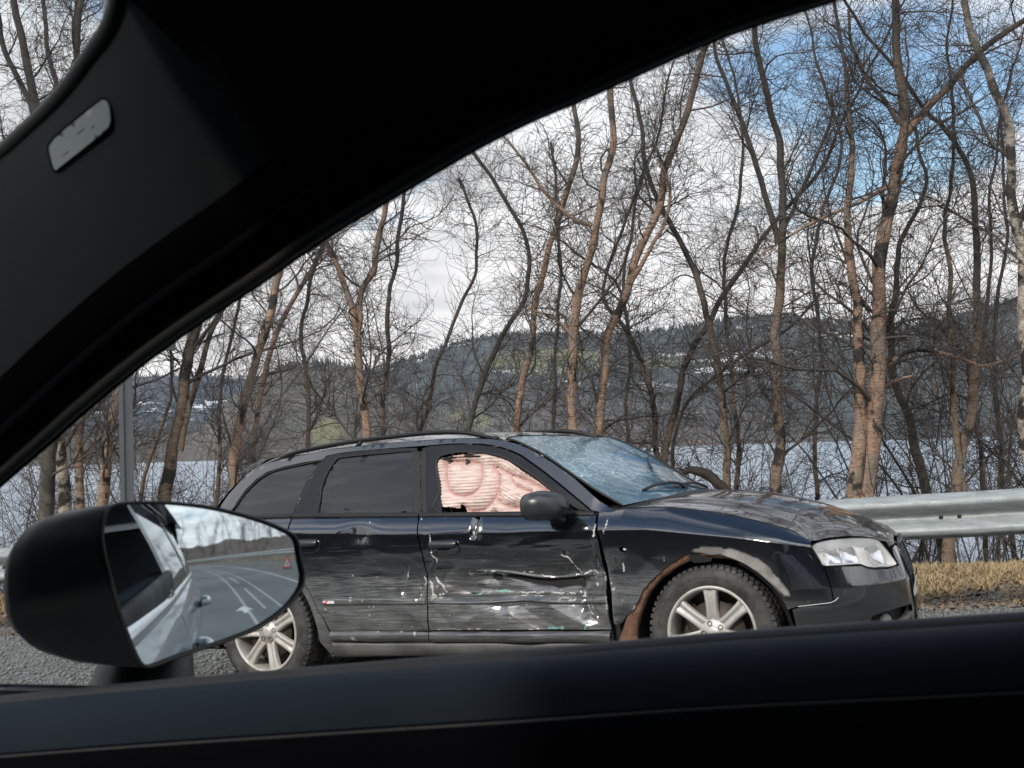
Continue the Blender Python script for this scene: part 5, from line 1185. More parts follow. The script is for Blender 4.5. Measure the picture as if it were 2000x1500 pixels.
def frames():
    # window frames: gloss black, with the glass let in a few millimetres
    ff = panel('door_frame', resample(FRAME_F + [], .02), .02, MT['gloss'], holes=[resample(OPEN, .02)], parent=fdoor, off=.003, dmg=False, edge=.03, marked=False)
    fr = panel('door_frame', resample(FRAME_R, .02), .02, MT['gloss'], holes=[resample(GL_R, .02)], parent=rdoor, off=.003, dmg=False, edge=.016, marked=False)
    panel('side_glass', resample(GL_R, .03), .03, MT['tint'], parent=rdoor, off=-.005, dmg=False, edge=.001, marked=False)
    q = panel('roof_side_panel', resample(QTOP, .02), .02, MT['paint'], holes=[resample([(a + (-.012 if a < -2.6 else .004), b + (.012 if b > .66 else -.004)) for a, b in GL_Q], .02)], parent=car, off=.0, dmg=False, edge=.012)
    panel('quarter_glass', resample(GL_Q, .03), .03, MT['tint'], parent=q, off=-.004, dmg=False, edge=.001, marked=False)
    # rubber seals drawn round every opening
    for nm, o, par, off, rad in (('seal', OPEN, fdoor, .002, .006), ('seal', [(x * .985 - .022, (z - .75) * .93 + .75) for x, z in OPEN], fdoor, -.022, .008), ('seal', GL_R, rdoor, .001, .004), ('seal', GL_Q, q, .001, .005)):
        c = resample(smoothc(o, True, 3), .02); c = np.vstack([c, c[:1]]); s = Mesh(); s.tube(flank(c[:, 0], c[:, 1], off, False), rad, 6, False); s.build(nm, MT['rubber'], par)
    # belt strips
    for x0, x1, par in ((-1.600, -.585, fdoor), (-2.445, -1.607, rdoor), (-2.97, -2.45, q)):
        xs = np.linspace(x0, x1, 24); z = topz(xs); G = [flank(xs, z + a, o, False) for a, o in ((-.014, .000), (-.012, .006), (.008, .007), (.012, .001), (.012, -.006))]; s = Mesh(); s.grid(np.array(G)); s.build('belt_strip', MT['trim'], par)
    # black pillar covers between the doors
    c = Mesh(); G = [[flank(np.float64(-1.60 - .22 * (z - .6) + dx), np.float64(z), .0045, False) for dx in (-.034, -.010, .014, .046)] for z in np.linspace(.612, .945, 8)]; c.grid(np.array(G)); c.build('pillar_cover', MT['trim'], fdoor)
    panel('mirror_triangle', resample([(-.845, .692), (-.70, .603), (-.662, .584), (-.80, .592), (-.85, .60)], .02), .02, MT['trim'], parent=fdoor, off=.004, dmg=False, edge=.01, marked=False)
    # bent, shredded edge of the frame behind the opening
    t = Mesh(); g = np.random.default_rng(5); zs = np.linspace(.63, .95, 26); P = flank(-1.585 - .24 * (zs - .6), zs, .006, False) + g.normal(0, .0035, (26, 3)); t.tube(P, .004, 5); t.build('torn_seal', MT['rubber'], fdoor)
    # far side
    for nm, o, ho in (('door_frame', FRAME_F, OPEN), ('door_frame', FRAME_R, GL_R), ('roof_side_panel', QTOP, GL_Q)): panel(nm, resample(o, .05), .05, MT['gloss'] if nm == 'door_frame' else MT['paint'], holes=[resample(ho, .05)], parent=car, far=True, off=.003 if nm == 'door_frame' else 0)
    for nm, o in (('side_glass', OPEN), ('side_glass', GL_R), ('quarter_glass', GL_Q)): panel(nm, resample(o, .05), .05, MT['tint'], parent=car, far=True, off=-.005, marked=False)
    return ff, q
fframe, roofside = frames()

# ---- roof, windscreen, bonnet, tail: skins between curves across the car
def mirrorc(P): return np.asarray(P) * [1, -1, 1] + [0, 2 * HW, 0]
def across(E, C, n, crown=1.0, p=2.0):
    """From an edge curve E (k,3) over the centre-line curve C (k,3) to the mirrored edge."""
    u = np.linspace(-1, 1, n); E = np.asarray(E); C = np.asarray(C); Fm = mirrorc(E); rows = []
    for t in u:
        w = abs(t) ** p; S = E if t < 0 else Fm; y = HW + (S[:, 1] - HW) * abs(t); rows.append(np.stack([C[:, 0] + (S[:, 0] - C[:, 0]) * w, y, C[:, 2] + (S[:, 2] - C[:, 2]) * w], 1))
    return np.array(rows)
def topskin(name, G, mat, parent=car, dirt=.25, mk=None, **kw):
    a, b = G.shape[:2]; V = G.reshape(-1, 3); F = np.array([(i * b + j, i * b + j + 1, (i + 1) * b + j + 1, (i + 1) * b + j) for i in range(a - 1) for j in range(b - 1)])
    n = np.cross(V[F[:, 1]] - V[F[:, 0]], V[F[:, 2]] - V[F[:, 0]])
    if n[:, 2].sum() < 0: F = F[:, ::-1]
    me = mesh_data(name, V, F, mat)
    if mk is None: marks(me, marks_a=(0, 0, 0), marks_b=(0, 0, dirt * fbm(V[:, :2] * 5, 4, 71)))
    else: marks(me, marks_a=(mk(V), 0, 0), marks_b=(0, 0, 0))
    return add(name, me, None, None, parent, **kw)
def curve3(P, n): return spline3(np.array(P, float), n)
def tops():
    n = 60
    # roof
    re = np.array([(-2.90, .875), (-2.73, .945), (-2.58, .967), (-2.29, .992), (-2.08, 1.002), (-1.744, 1.008), (-1.42, 1.002), (-1.23, .986), (-1.15, .974)])
    E = flank(re[:, 0], re[:, 1], 0, False); E[:, 1] += .004; E = curve3(E, n)
    C = curve3([(-3.02, HW, .96), (-2.85, HW, 1.005), (-2.6, HW, 1.030), (-2.2, HW, 1.048), (-1.75, HW, 1.050), (-1.45, HW, 1.034), (-1.30, HW, 1.008)], n)
    roof = topskin('roof', across(E, C, 61, p=2.6), MT['paint'], dirt=.5)
    # windscreen
    we = np.array([(-1.15, .976), (-1.092, .966), (-.915, .884), (-.755, .787), (-.601, .694), (-.452, .612)]); E = flank(we[:, 0], we[:, 1], 0, False); E[:, 1] += .012; E = curve3(E, 50)
    C = curve3([(-1.30, HW, 1.006), (-1.13, HW, .952), (-.90, HW, .866), (-.62, HW, .757), (-.32, HW, .646)], 50)
    def zone(V):
        a = (V[:, 0] + 1.0) / .6 + (fbm(V[:, :2] * 5, 3, 81) - .5) * .8; return np.clip(1 - sst(a, .15, .95), .10, 1) * (1 - sst(V[:, 1], .85, 1.25) * .9)
    topskin('windscreen', across(E, C, 50, p=2.2) + np.array([0, 0, -.002]), MT['wind'], mk=zone, label='crazed windscreen broken on the near side')
    m = Mesh(); m.tube(E + [0, -.001, .001], .006, 6); m.build('windscreen_seal', MT['rubber'], car); m = Mesh(); m.tube(mirrorc(E), .006, 6); m.build('windscreen_seal', MT['rubber'], car)
    # bonnet
    hs = np.array([(-.46, .590), (-.377, .599), (-.223, .593), (-.073, .574), (.079, .546), (.247, .508), (.405, .462), (.503, .412), (.592, .418), (.718, .416), (.84, .401), (.93, .380), (1.00, .366), (1.08, .364)])
    E = flank(hs[:, 0], hs[:, 1], 0, False); E[:, 1] += .005; E = curve3(E, 90)
    C = curve3([(-.28, HW, .640), (-.14, HW, .638), (.06, HW, .616), (.25, HW, .580), (.39, HW, .546), (.50, HW, .502), (.60, HW, .455), (.675, HW, .408), (.72, HW, .366)], 90)
    G = across(E, C, 81, p=2.3)
    # a swage from the cowl to the lamp
    for i in range(81):
        u = abs(i / 40 - 1); G[i, :, 2] += .010 * np.exp(-((u - .72) / .07) ** 2) * np.sin(np.linspace(0, 1, 90) ** .7 * np.pi) - .003 * np.exp(-((u - .86) / .06) ** 2)
    b = topskin('bonnet', G, MT['paint'], dirt=.14)
    m = Mesh(); m.tube(G[0][:52] + [0, .003, -.006], .004, 5); m.build('bonnet_gap', MT['rubber'], b)
    cw = Mesh(); K = np.array([[p + [dx, 0, dz] for dx, dz in ((-.05, .012), (.02, .002), (.05, -.02))] for p in across(np.repeat(flank(np.array([-.47]), np.array([.595]), 0, False), 2, 0), np.array([(-.30, HW, .640)] * 2), 40, p=2.2)[:, 0]]); cw.grid(K); cw.build('cowl', MT['trim'], car)
    # tail: boot lid, glass, bumper
    ze = np.array([.875, .80, .70, .63, .50, .30, .10, -.08]); xe = np.array([-2.90, -2.98, -3.06, -3.10, -3.46, -3.50, -3.46, -3.40]); E = side(xe, ze); E[:, 1] += .004
    C = np.array([(-3.04, HW, .96), (-3.16, HW, .88), (-3.30, HW, .74), (-3.40, HW, .64), (-3.52, HW, .52), (-3.56, HW, .30), (-3.54, HW, .10), (-3.48, HW, -.08)])
    A = across(E, C, 31, p=2.4); topskin('rear_window', A[:, :4], MT['tint'], mk=lambda V: np.zeros(len(V))); topskin('tailgate', A[:, 3:], MT['paint'])
    for s in (0, 1):
        L = Mesh(); q = side(np.linspace(-3.44, -3.20, 8)[:, None] * np.ones((8, 5)), np.linspace(.40, .57, 5)[None] * np.ones((8, 1))); q[..., 1] -= .004; L.grid(q if not s else q * [1, -1, 1] + [0, 2 * HW, 0]); L.build('tail_lamp', MT['red_reflector'], car)
    # spoiler lip above the rear window
    s = Mesh(); G = across(np.array([(-2.86, .30, .925), (-2.98, .30, .905), (-2.98, .30, .885)]), np.array([(-3.0, HW, 1.0), (-3.14, HW, .975), (-3.13, HW, .955)]), 21, p=2.6); s.grid(G); s.build('roof_spoiler', MT['gloss'], roof)
    return b
bonnet = tops()

def roof_rails():
    for sgn in (0, 1):
        P = np.array([(-2.735, .935), (-2.68, .958), (-2.60, .985), (-2.45, 1.006), (-2.13, 1.030), (-1.76, 1.043), (-1.55, 1.042), (-1.40, 1.028), (-1.28, 1.000), (-1.21, .985)]); Q = np.array([(x, float(side(x, min(z, .99))[1]) + .035, z) for x, z in P])
        if sgn: Q = Q * [1, -1, 1] + [0, 2 * HW, 0]
        C = curve3(Q, 60); m = Mesh(); rad = np.interp(np.linspace(0, 1, 60), [0, .06, .9, 1], [.008, .0125, .0125, .010]); m.tube(C, rad, 8); o = m.build('roof_rail', MT['trim'], car)
        for x in (-2.09,):
            y = float(np.interp(x, C[:, 0], C[:, 1])); z = float(np.interp(x, C[:, 0], C[:, 2])); f = Mesh(); f.tube(np.array([(x - .03, y, z - .045), (x - .01, y, z - .02), (x + .01, y, z - .003)]), [.016, .012, .013], 8); f.build('rail_foot', MT['trim'], o)
roof_rails()

# ---- front end
BUMP = [(.545, .290), (.549, .216), (.556, .134), (.488, .122), (.41, .117), (.376, .108), (.383, .03), (.388, -.08), (.45, -.16), (.70, -.17), (.95, -.165), (NL + .1, -.165), (NL + .1, -.05), (NL - .16, -.045), (NL - .21, -.02), (NL - .245, .20), (NL - .255, .275), (NL - .25, .345), (NL - .30, .352), (.985, .345), (.972, .318), (.978, .290), (.985, .262), (.93, .256), (.885, .254), (.835, .257), (.785, .259), (.75, .267), (.725, .281), (.64, .286)]
LAMP = [(.511, .383), (.525, .394), (.546, .401), (.59, .406), (.647, .408), (.71, .407), (.765, .404), (.835, .397), (.888, .385), (.912, .358), (.936, .324), (.953, .296), (.965, .270), (.93, .264), (.885, .262), (.835, .266), (.79, .268), (.756, .274), (.735, .283), (.716, .290), (.66, .292), (.60, .293), (.539, .297), (.530, .32), (.520, .35)]
def front():
    INTK = [(.725, .054), (.80, .066), (.90, .075), (1.04, .080), (1.055, .05), (1.045, -.03), (.90, -.05), (.74, -.045), (.70, .0)]
    b = panel('front_bumper', resample(BUMP, .012), .011, MT['paint'], holes=[resample(INTK, .02)], edge=.02, dmg=False, hb=.012)
    panel('front_bumper', resample(BUMP, .04), .04, MT['paint'], far=True, edge=.02)
    # fog lamp, its ring and blade in the side intake
    bk = Mesh(); V, T, lp = fill2d(resample(INTK, .03), .04); W = flank(V[:, 0], V[:, 1], -.05, False); bk.add(W, [tuple(f) for f in T]); bk.build('intake', MT['rubber'], b)
    c = flank(np.float64(.825), np.float64(.018), -.012, False); a = np.linspace(0, 2 * np.pi, 26)
    e1 = flank(np.float64(.845), np.float64(.018), -.012, False) - c; e1 /= np.linalg.norm(e1); r = Mesh(); r.tube(np.array([c + .043 * math.cos(t) * e1 + np.array([0, 0, .043 * math.sin(t)]) for t in a]), .007, 6, False); r.build('fog_lamp_ring', MT['trim'], b)
    d = Mesh(); d.add([c] + [c + .04 * math.cos(t) * e1 + np.array([0, 0, .04 * math.sin(t)]) for t in a[:-1]], [(0, k + 1, (k + 1) % 25 + 1) for k in range(25)]); d.build('fog_lamp', MT['lens'], b)
    q = np.linspace(.90, 1.035, 8); G = [flank(q, np.linspace(-.012, .034, 8) + dz, o, False) for dz, o in ((-.014, -.03), (-.012, .004), (.010, .006), (.013, -.03))]; s = Mesh(); s.grid(np.array(G)); s.build('intake_blade', MT['dusty'], b)
    # scratch along the seam, bare plastic
    s = Mesh(); P = np.array([(.40, .121), (.45, .125), (.505, .129), (.54, .132), (.56, .140), (.575, .152)]); s.tube(flank(P[:, 0], P[:, 1], .0015, False), .0016, 4); s.build('scratched_edge', MT['white_plastic'], b)
    # head lamp: bowl, reflectors, lens
    for far in (False, True):
        lens = panel('headlight', resample(smoothc(LAMP, True, 3), .012), .014, MT['lens'], far=far, off=.003, dmg=False, edge=.012, marked=False)
        mir = (lambda W: W * [1, -1, 1] + [0, 2 * HW, 0]) if far else (lambda W: W)
        V, T, lp = fill2d(resample(LAMP, .02), .03); m = Mesh(); m.add(mir(flank(V[:, 0], V[:, 1], -.055, False)), [tuple(f) for f in T])
        A = flank(V[lp[0], 0], V[lp[0], 1], 0, False); B = flank(V[lp[0], 0], V[lp[0], 1], -.055, False); k = len(A); m.add(mir(np.vstack([A, B])), [(i, (i + 1) % k, k + (i + 1) % k, k + i) for i in range(k)]); m.build('lamp_bowl', MT['bowl'], lens)
        for (q0, q1, z0, z1, dp, mt) in ((.560, .640, .308, .388, -.030, 'chrome'), (.650, .745, .302, .394, -.035, 'chrome'), (.80, .915, .285, .370, -.026, 'chrome')):
            qq = np.linspace(q0, q1, 7); zz = np.linspace(z0, z1, 6); Q, Z = np.meshgrid(qq, zz); dd = dp - .02 * (1 - ((Q - (q0 + q1) / 2) / (q1 - q0) * 2) ** 2) * (1 - ((Z - (z0 + z1) / 2) / (z1 - z0) * 2) ** 2)
            W = np.array([[flank(np.float64(Q[i, j]), np.float64(Z[i, j]), float(dd[i, j]), False) for j in range(7)] for i in range(6)]); g = Mesh(); g.grid(mir(W)); g.build('lamp_reflector', MT[mt], lens)
        # amber-free indicator shelf
        P = LAMP[13:23]; P = np.array(P); s = Mesh(); s.tube(mir(flank(P[:, 0], P[:, 1] + .006, -.006, False)), .0035, 5); s.build('lamp_trim', MT['chrome'], lens)
        o = np.vstack([resample(smoothc(LAMP, True, 3), .02)]); o = np.vstack([o, o[:1]]); s = Mesh(); s.tube(mir(flank(o[:, 0], o[:, 1], .001, False)), .0028, 5, False); s.build('lamp_seal', MT['rubber'], lens)
    # grille: dark opening with mesh bars, in the middle of the nose
    g = Mesh(); A = NL + .1; zs = np.linspace(-.02, .355, 12)
    def nose(q, z, off): return flank(np.asarray(q, float), np.asarray(z, float), off, False)
    G = np.array([nose(np.linspace(A - .36, A, 9), np.full(9, z), -.035) for z in zs]); g.grid(G); g.grid(mirrorc(G.reshape(-1, 3)).reshape(G.shape)); gr = g.build('grille', MT['rubber'], car)
    for z in np.linspace(.0, .35, 13):
        for far in (0, 1):
            P = nose(np.linspace(A - .32, A, 12), np.full(12, z), -.014); b2 = Mesh(); b2.tube(P if not far else mirrorc(P), .0045, 5); b2.build('grille_bar', MT['trim'], gr)
    for q in np.linspace(A - .31, A - .03, 8):
        for far in (0, 1):
            P = nose(np.full(8, q), np.linspace(0, .35, 8), -.013); b2 = Mesh(); b2.tube(P if not far else mirrorc(P), .004, 5); b2.build('grille_bar', MT['trim'], gr)
    fr = Mesh(); P = nose(np.array([A, A - .25, A - .33, A - .34, A - .30, A - .25, A]), np.array([.358, .358, .345, .20, .0, -.03, -.035]), -.003); fr.tube(spline3(P, 50), .009, 7); fr.tube(mirrorc(spline3(P, 50)), .009, 7); fr.build('grille_surround', MT['gloss'], gr)
    pl = Mesh(); G = np.array([nose(np.linspace(A - .26, A, 10), np.full(10, z), .004 + .008 * math.sin(z * 40)) for z in np.linspace(.10, .195, 5)]); pl.grid(G); pl.grid(mirrorc(G.reshape(-1, 3)).reshape(G.shape)); pl.build('number_plate', MT['white_plastic'], car, label='pale number plate bent across the grille')
MT['bowl'] = simple('lamp_bowl', (.80, .80, .78), .3)
front()

# ---- door mirror of the wreck, wiper
def wreck_mirror():
    for far in (0, 1):
        o = np.array([-.765, -.085, .630]); g = Mesh(); rows = []
        for t, sx, sz, dx, dz in ((0, .0, .0, -.082, -.004), (.05, .066, .054, -.082, -.002), (.12, .082, .068, -.078, 0), (.5, .088, .074, -.03, .002), (.75, .078, .066, .025, .002), (.92, .050, .046, .068, -.004), (1, .001, .001, .082, -.008)):
            a = np.linspace(0, 2 * np.pi, 28, endpoint=False); ce = np.sign(np.cos(a)) * np.abs(np.cos(a)) ** .7; se = np.sign(np.sin(a)) * np.abs(np.sin(a)) ** .75
            rows.append(np.stack([o[0] + dx + .012 * ce, o[1] + sx * 1.45 * ce, o[2] + dz + sz * se + .10 * (sx * 1.45 * ce) * -.25], 1))
        V = np.array(rows); V = V if not far else V * [1, -1, 1] + [0, 2 * HW, 0]
        g.grid(V, closed=True); h = g.build('door_mirror', MT['dull_black'], car)
        b = Mesh(); P = np.array([(-.74, .10, .545), (-.76, .03, .553), (-.785, -.03, .575), (-.79, -.05, .60)]); b.tube(P if not far else P * [1, -1, 1] + [0, 2 * HW, 0], [.032, .026, .022, .026], 10); b.build('mirror_arm', MT['trim'], h)
wreck_mirror()
def wiper():
    W = flank(np.array([-.43]), np.array([.60]), 0, False)[0]
    A = np.array([(-.47, .145, .612), (-.47, .24, .640), (-.465, .36, .652), (-.445, .50, .664), (-.41, .66, .672), (-.38, .80, .676)]); m = Mesh(); m.tube(spline3(A, 30), .006, 6); o = m.build('wiper_blade', MT['trim'], car)
    B = np.array([(-.375, .84, .658), (-.385, .78, .690), (-.41, .66, .700), (-.44, .50, .694), (-.46, .38, .672)]); m = Mesh(); m.tube(spline3(B, 30), [.012] * 4 + [.008] * 26, 6); m.build('wiper_arm', MT['trim'], o)
    m = Mesh(); m.tube(np.array([(-.375, .84, .64), (-.375, .84, .678)]), .018, 10); m.build('wiper_pivot', MT['trim'], o)
    B = np.array([(-.36, 1.25, .655), (-.40, 1.12, .684), (-.44, .95, .684), (-.48, .80, .684)]); m = Mesh(); m.tube(spline3(B, 20), .008, 6); m.build('wiper_arm', MT['trim'], car)
wiper()

# ---- wheels
def wheel(cx, cy, far, steer, spin, lab=None):
    e = empty('wheel', None, None, (cx, cy, 0), parent=car); e.rotation_euler = (0, 0, R(steer) + (math.pi if far else 0))
    if lab: e['label'] = lab
    R0, W = .318, .205
    t = Mesh(); prof = [(.208, .020), (.216, .006), (.226, .002), (.245, -.006), (.272, -.008), (.292, -.001), (.303, .010), (.309, .020), (.311, .045), (.312, W * .5), (.311, W - .045), (.306, W - .015), (.290, W), (.24, W), (.208, W - .02)]
    t.lathe(prof, 88); ty = t.build('tyre', MT['tyre'], e)
    tr = Mesh(); nb = 62
    for k in range(nb):
        a0 = 2 * np.pi * k / nb
        for (y0, y1, r0, r1, da, ph) in ((.004, .038, .300, .3185, .62, 0), (.044, .088, .310, .3185, .70, .5), (.096, .140, .310, .3185, .70, .2), (.148, .196, .308, .3175, .62, .6)):
            s0 = a0 + ph * 2 * np.pi / nb; s1 = s0 + da * 2 * np.pi / nb; sk = .25 * 2 * np.pi / nb; P = []
            for (y, r, s) in ((y0, r0, 0), (y0 + .006 if y0 < .01 else y0, r1 - .003 * (y0 < .01), 0), (y1, r1, sk), (y1, r0 + .004, sk)):
                for a in (s0 + s, s1 + s): P.append((r * math.cos(a), y, r * math.sin(a)))
            tr.add(P, [(0, 1, 3, 2), (2, 3, 5, 4), (4, 5, 7, 6), (0, 2, 4, 6), (1, 7, 5, 3)])
    tr.build('tread', MT['tyre'], ty, False, kind='stuff')
    # lettering ring on the side wall reads as a faint raised band
    t = Mesh(); t.lathe([(.262, -.0085), (.264, -.0098), (.266, -.0085)], 88); t.build('sidewall_rib', MT['tyre'], ty)
    m = Mesh(); m.lathe([(.2205, .012), (.2225, .004), (.2215, -.001), (.214, -.003), (.208, .000), (.2055, .006), (.203, .020), (.200, .05), (.196, .10), (.205, .19)], 72)
    rim = m.build('rim', MT['alloy'], e)
    ns = 7
    for k in range(ns):
        a = 2 * np.pi * k / ns + R(spin); ca, sa = math.cos(a), math.sin(a); s = Mesh(); G = []
        for r, w, y in ((.048, .034, .030), (.070, .028, .022), (.11, .0265, .016), (.15, .0275, .011), (.185, .0305, .008), (.206, .037, .010)):
            row = []
            for u, dy in ((-1.05, .030), (-1.0, .004), (-.82, -.001), (-.30, .000), (-.18, .007), (.18, .007), (.30, .000), (.82, -.001), (1.0, .004), (1.05, .030)):
                row.append((r * ca - u * w * sa, y + dy, r * sa + u * w * ca))
            G.append(row)
        s.grid(np.array(G)); s.build('spoke', MT['alloy'], rim)
    h = Mesh(); h.lathe([(.068, .034), (.064, .026), (.058, .023), (.034, .022), (.033, .020), (.030, .016), (.012, .014), (.0001, .0138)], 40); h.build('hub', MT['alloy'], rim)
    for k in range(5):
        a = 2 * np.pi * k / 5 + R(spin + 18); c = (.047 * math.cos(a), 0, .047 * math.sin(a)); b = Mesh(); b.lathe([(.0125, .020), (.012, .0185), (.0095, .0188), (.0085, .030), (.006, .032), (.0055, .024), (.0001, .024)], 14, c=c); b.build('wheel_bolt', MT['dark_metal'], rim)
    d = Mesh(); d.lathe([(.148, .060), (.148, .052), (.07, .052), (.06, .045), (.0001, .045)], 40); d.lathe([(.195, .12), (.0001, .12)], 30); d.build('brake_disc', MT['dark_metal'], e)
    c = Mesh(); c.box((-.11, .060, .06), (.07, .06, .15), Matrix.Rotation(-.4, 3, 'Y'), .015); c.build('brake_caliper', MT['dark_metal'], e)
    return e
wheel(0, .012, False, 0, 90, 'damaged front wheel with scraped silver spokes'); wheel(-2.645, .014, False, 0, 283 - 360); wheel(-.19, 2 * HW - .012, True, 0, 20); wheel(-2.645, 2 * HW - .014, True, 0, 50)

# ---- cabin and airbag
def seat(cx, cy):
    s = Mesh(); rows = []
    for z, dx, w, t in ((.20, .05, .25, .05), (.30, .0, .25, .055), (.45, -.045, .25, .055), (.62, -.09, .23, .05), (.72, -.115, .17, .04), (.745, -.12, .06, .03)):
        a = np.linspace(0, 2 * np.pi, 20, endpoint=False); rows.append(np.stack([cx + dx + t * np.sin(a), cy + w * np.sign(np.cos(a)) * np.abs(np.cos(a)) ** .5, np.full(20, z)], 1))
    s.grid(np.array(rows), closed=True); s.box((cx + .25, cy, .20), (.52, .50, .13), bev=.04); s.box((cx - .135, cy, .80), (.09, .26, .15), bev=.03); s.build('seat', MT['cabin'], car)
for a in ((-1.35, .48), (-1.35, 1.29), (-2.25, .48), (-2.25, 1.29)): seat(*a)
def dash():
    d = Mesh(); G = np.array([[(x, y, z) for x, z in ((-.95, .30), (-.93, .50), (-.80, .575), (-.55, .58), (-.40, .56))] for y in np.linspace(.13, 1.64, 12)]); d.grid(G); d.build('dashboard', MT['cabin'], car)
    w = Mesh(); a = np.linspace(0, 2 * np.pi, 30); c = np.array([-1.02, 1.29, .47]); w.tube(np.array([c + .18 * math.cos(t) * np.array([0, 1, 0]) + .18 * math.sin(t) * np.array([-.4, 0, .9]) for t in a]), .014, 7, False); w.build('steering_wheel', MT['cabin'], car)
    f = Mesh(); f.add([(-3.3, .1, -.05), (-.3, .1, -.05), (-.3, 1.67, -.05), (-3.3, 1.67, -.05)], [(0, 1, 2, 3)]); f.build('cabin_floor', MT['cabin'], car)
dash()
def airbag():
    O = [(-1.470, .655), (-1.500, .70), (-1.520, .76), (-1.540, .83), (-1.548, .885), (-1.52, .903), (-1.45, .908), (-1.38, .914), (-1.30, .912), (-1.20, .894), (-1.119, .862), (-1.04, .82), (-.956, .768), (-.86, .705), (-.77, .65), (-.73, .622), (-.82, .600), (-.92, .596), (-1.02, .590), (-1.12, .585), (-1.22, .590), (-1.30, .592), (-1.345, .625), (-1.37, .652), (-1.375, .636), (-1.40, .640), (-1.44, .650)]
    g = np.random.default_rng(8); O = np.array(O) + g.normal(0, .003, (len(O), 2)); O = resample(smoothc(O, True, 4), .006); O += g.normal(0, .0012, O.shape)
    Q, T, lp = fill2d(O, .0045); q, z = Q[:, 0], Q[:, 1]
    s1 = np.array([(-1.505, .885), (-1.503, .84), (-1.490, .78), (-1.462, .73), (-1.42, .705), (-1.36, .695), (-1.315, .705), (-1.28, .735), (-1.275, .79), (-1.29, .84), (-1.315, .865)])
    s2 = np.array([(-1.215, .840), (-1.19, .81), (-1.17, .79), (-1.165, .74), (-1.17, .69), (-1.19, .655), (-1.24, .620), (-1.31, .612), (-1.36, .64)])
    s3 = np.array([(-1.19, .835), (-1.12, .80), (-1.05, .775), (-.97, .745), (-.88, .70)]); s4 = np.array([(-1.10, .78), (-1.07, .74), (-1.02, .715), (-.97, .70)]); s5 = np.array([(-1.17, .68), (-1.13, .645), (-1.07, .625), (-1.0, .62), (-.93, .635)])
    s6 = np.array([(-1.17, .79), (-1.16, .74), (-1.155, .69)])
    holes = [(-1.488, .882, .017, .013), (-1.385, .874, .015, .018)]; small = [(-1.196, .836, .006, .006), (-1.092, .789, .006, .005), (-1.165, .598, .005, .004)]
    seam = np.zeros(len(Q)); dseam = np.full(len(Q), 9.0)
    for s_, cl in ((s1, True), (s2, False), (s3, False), (s4, False), (s5, False), (s6, False)):
        d = dist_poly(Q, s_, cl); dseam = np.minimum(dseam, d); seam = np.maximum(seam, 1 - sst(d, .0015, .0075))
    hole = np.zeros(len(Q))
    for a, b, w, h in holes + small:
        rr_ = np.hypot((q - a) / w, (z - b) / h); hole = np.maximum(hole, 1 - sst(rr_, .85, 1.05)); seam = np.maximum(seam, .8 * np.exp(-((rr_ - 1.9) / .4) ** 2) * (w > .01)); dseam = np.minimum(dseam, np.hypot(q - a, z - b))
    for a, b in ((-1.196, .836),): seam = np.maximum(seam, .8 * np.exp(-((np.hypot(q - a, z - b) - .024) / .004) ** 2))
    # pleats run along the car, tighter in the big lobe
    W = fbm(Q * [3, 8], 3, 61); slope = np.where(q > -1.15, .50, .03); ph = (z + slope * (q + 1.15) * (q > -1.15)) / .0165 + W * 1.6 + .25 * fbm(Q * [14, 30], 2, 62)
    pl = np.abs(np.sin(ph * np.pi)) ** .7; puff = np.clip(dseam / .05, 0, 1) ** .5
    crm = fbm(Q * [30, 30], 3, 63)
    d = .042 * puff + .0085 * pl * (.35 + .65 * np.clip(dseam / .02, 0, 1)) + .020 * (crm - .5) * (.35 + .9 * sst(q, -1.30, -1.1)) + .030 * (fbm(Q * [5, 7], 2, 64) - .5)
    P = side(q, z); P[:, 1] += .055 - d; me = mesh_data('side_airbag', P, T, MT['bag']); marks(me, marks_a=(np.clip(seam * .62 + .34 * (1 - np.clip(dseam / .05, 0, 1)) * .6, 0, 1), hole, 0))
    add('side_airbag', me, None, None, car, label='crumpled pink and white curtain airbag hanging in the front window')
airbag()

def skew_nose():
    # the blow to the far front corner has pushed the whole nose askew
    for o in bpy.data.objects:
        if o.type != 'MESH': continue
        p = o.parent; ok = False
        while p is not None:
            if p.name.startswith('wheel') and p.type == 'EMPTY': break
            if p is car: ok = True
            p = p.parent
        if not ok: continue
        n = len(o.data.vertices); b = np.zeros(n * 3, np.float32); o.data.vertices.foreach_get('co', b); V = b.reshape(-1, 3)
        if V[:, 0].max() < -1.3: continue
        w = np.clip(V[:, 1] - .46, 0, None); V[:, 0] -= .222 * w * np.clip((V[:, 0] + 1.35) / 1.95, 0, 1); o.data.vertices.foreach_set('co', V.ravel()); o.data.update()
skew_nose()

# ------------------------------------------------------------------ our own car: the cabin the picture is taken from
FW = np.array([-math.cos(RA), math.sin(RA), 0.0]); RT = np.array([math.sin(RA), math.cos(RA), 0.0]); UP = np.array([0, 0, 1.0])
def own(a, r, u): return np.asarray(a)[..., None] * FW + np.asarray(r)[..., None] * RT + np.asarray(u)[..., None] * UP
def to_own(P): P = np.asarray(P, float); return np.stack([P @ FW, P @ RT, P @ UP], -1)
GND = float(road_z(0, 0))
own_car = empty('silver_car', 'silver car the picture is taken from, its dark cabin framing the view', 'car', (0, 0, GND))
def ob(m, name, mat, parent=None, smooth=True, **kw):
    m.V = [v - np.array([0, 0, GND]) for v in m.V]; return m.build(name, mat, parent or own_car, smooth, **kw)
MT['cab_trim'] = simple('soft_cabin_trim', (.016, .023, .031), .85, Specular_IOR_Level=.12, var=.12, scale=4, bump=.05)
MT['cab_dark'] = simple('dark_cabin_trim', (.003, .003, .004), .9, Specular_IOR_Level=.02, var=.2, scale=4)
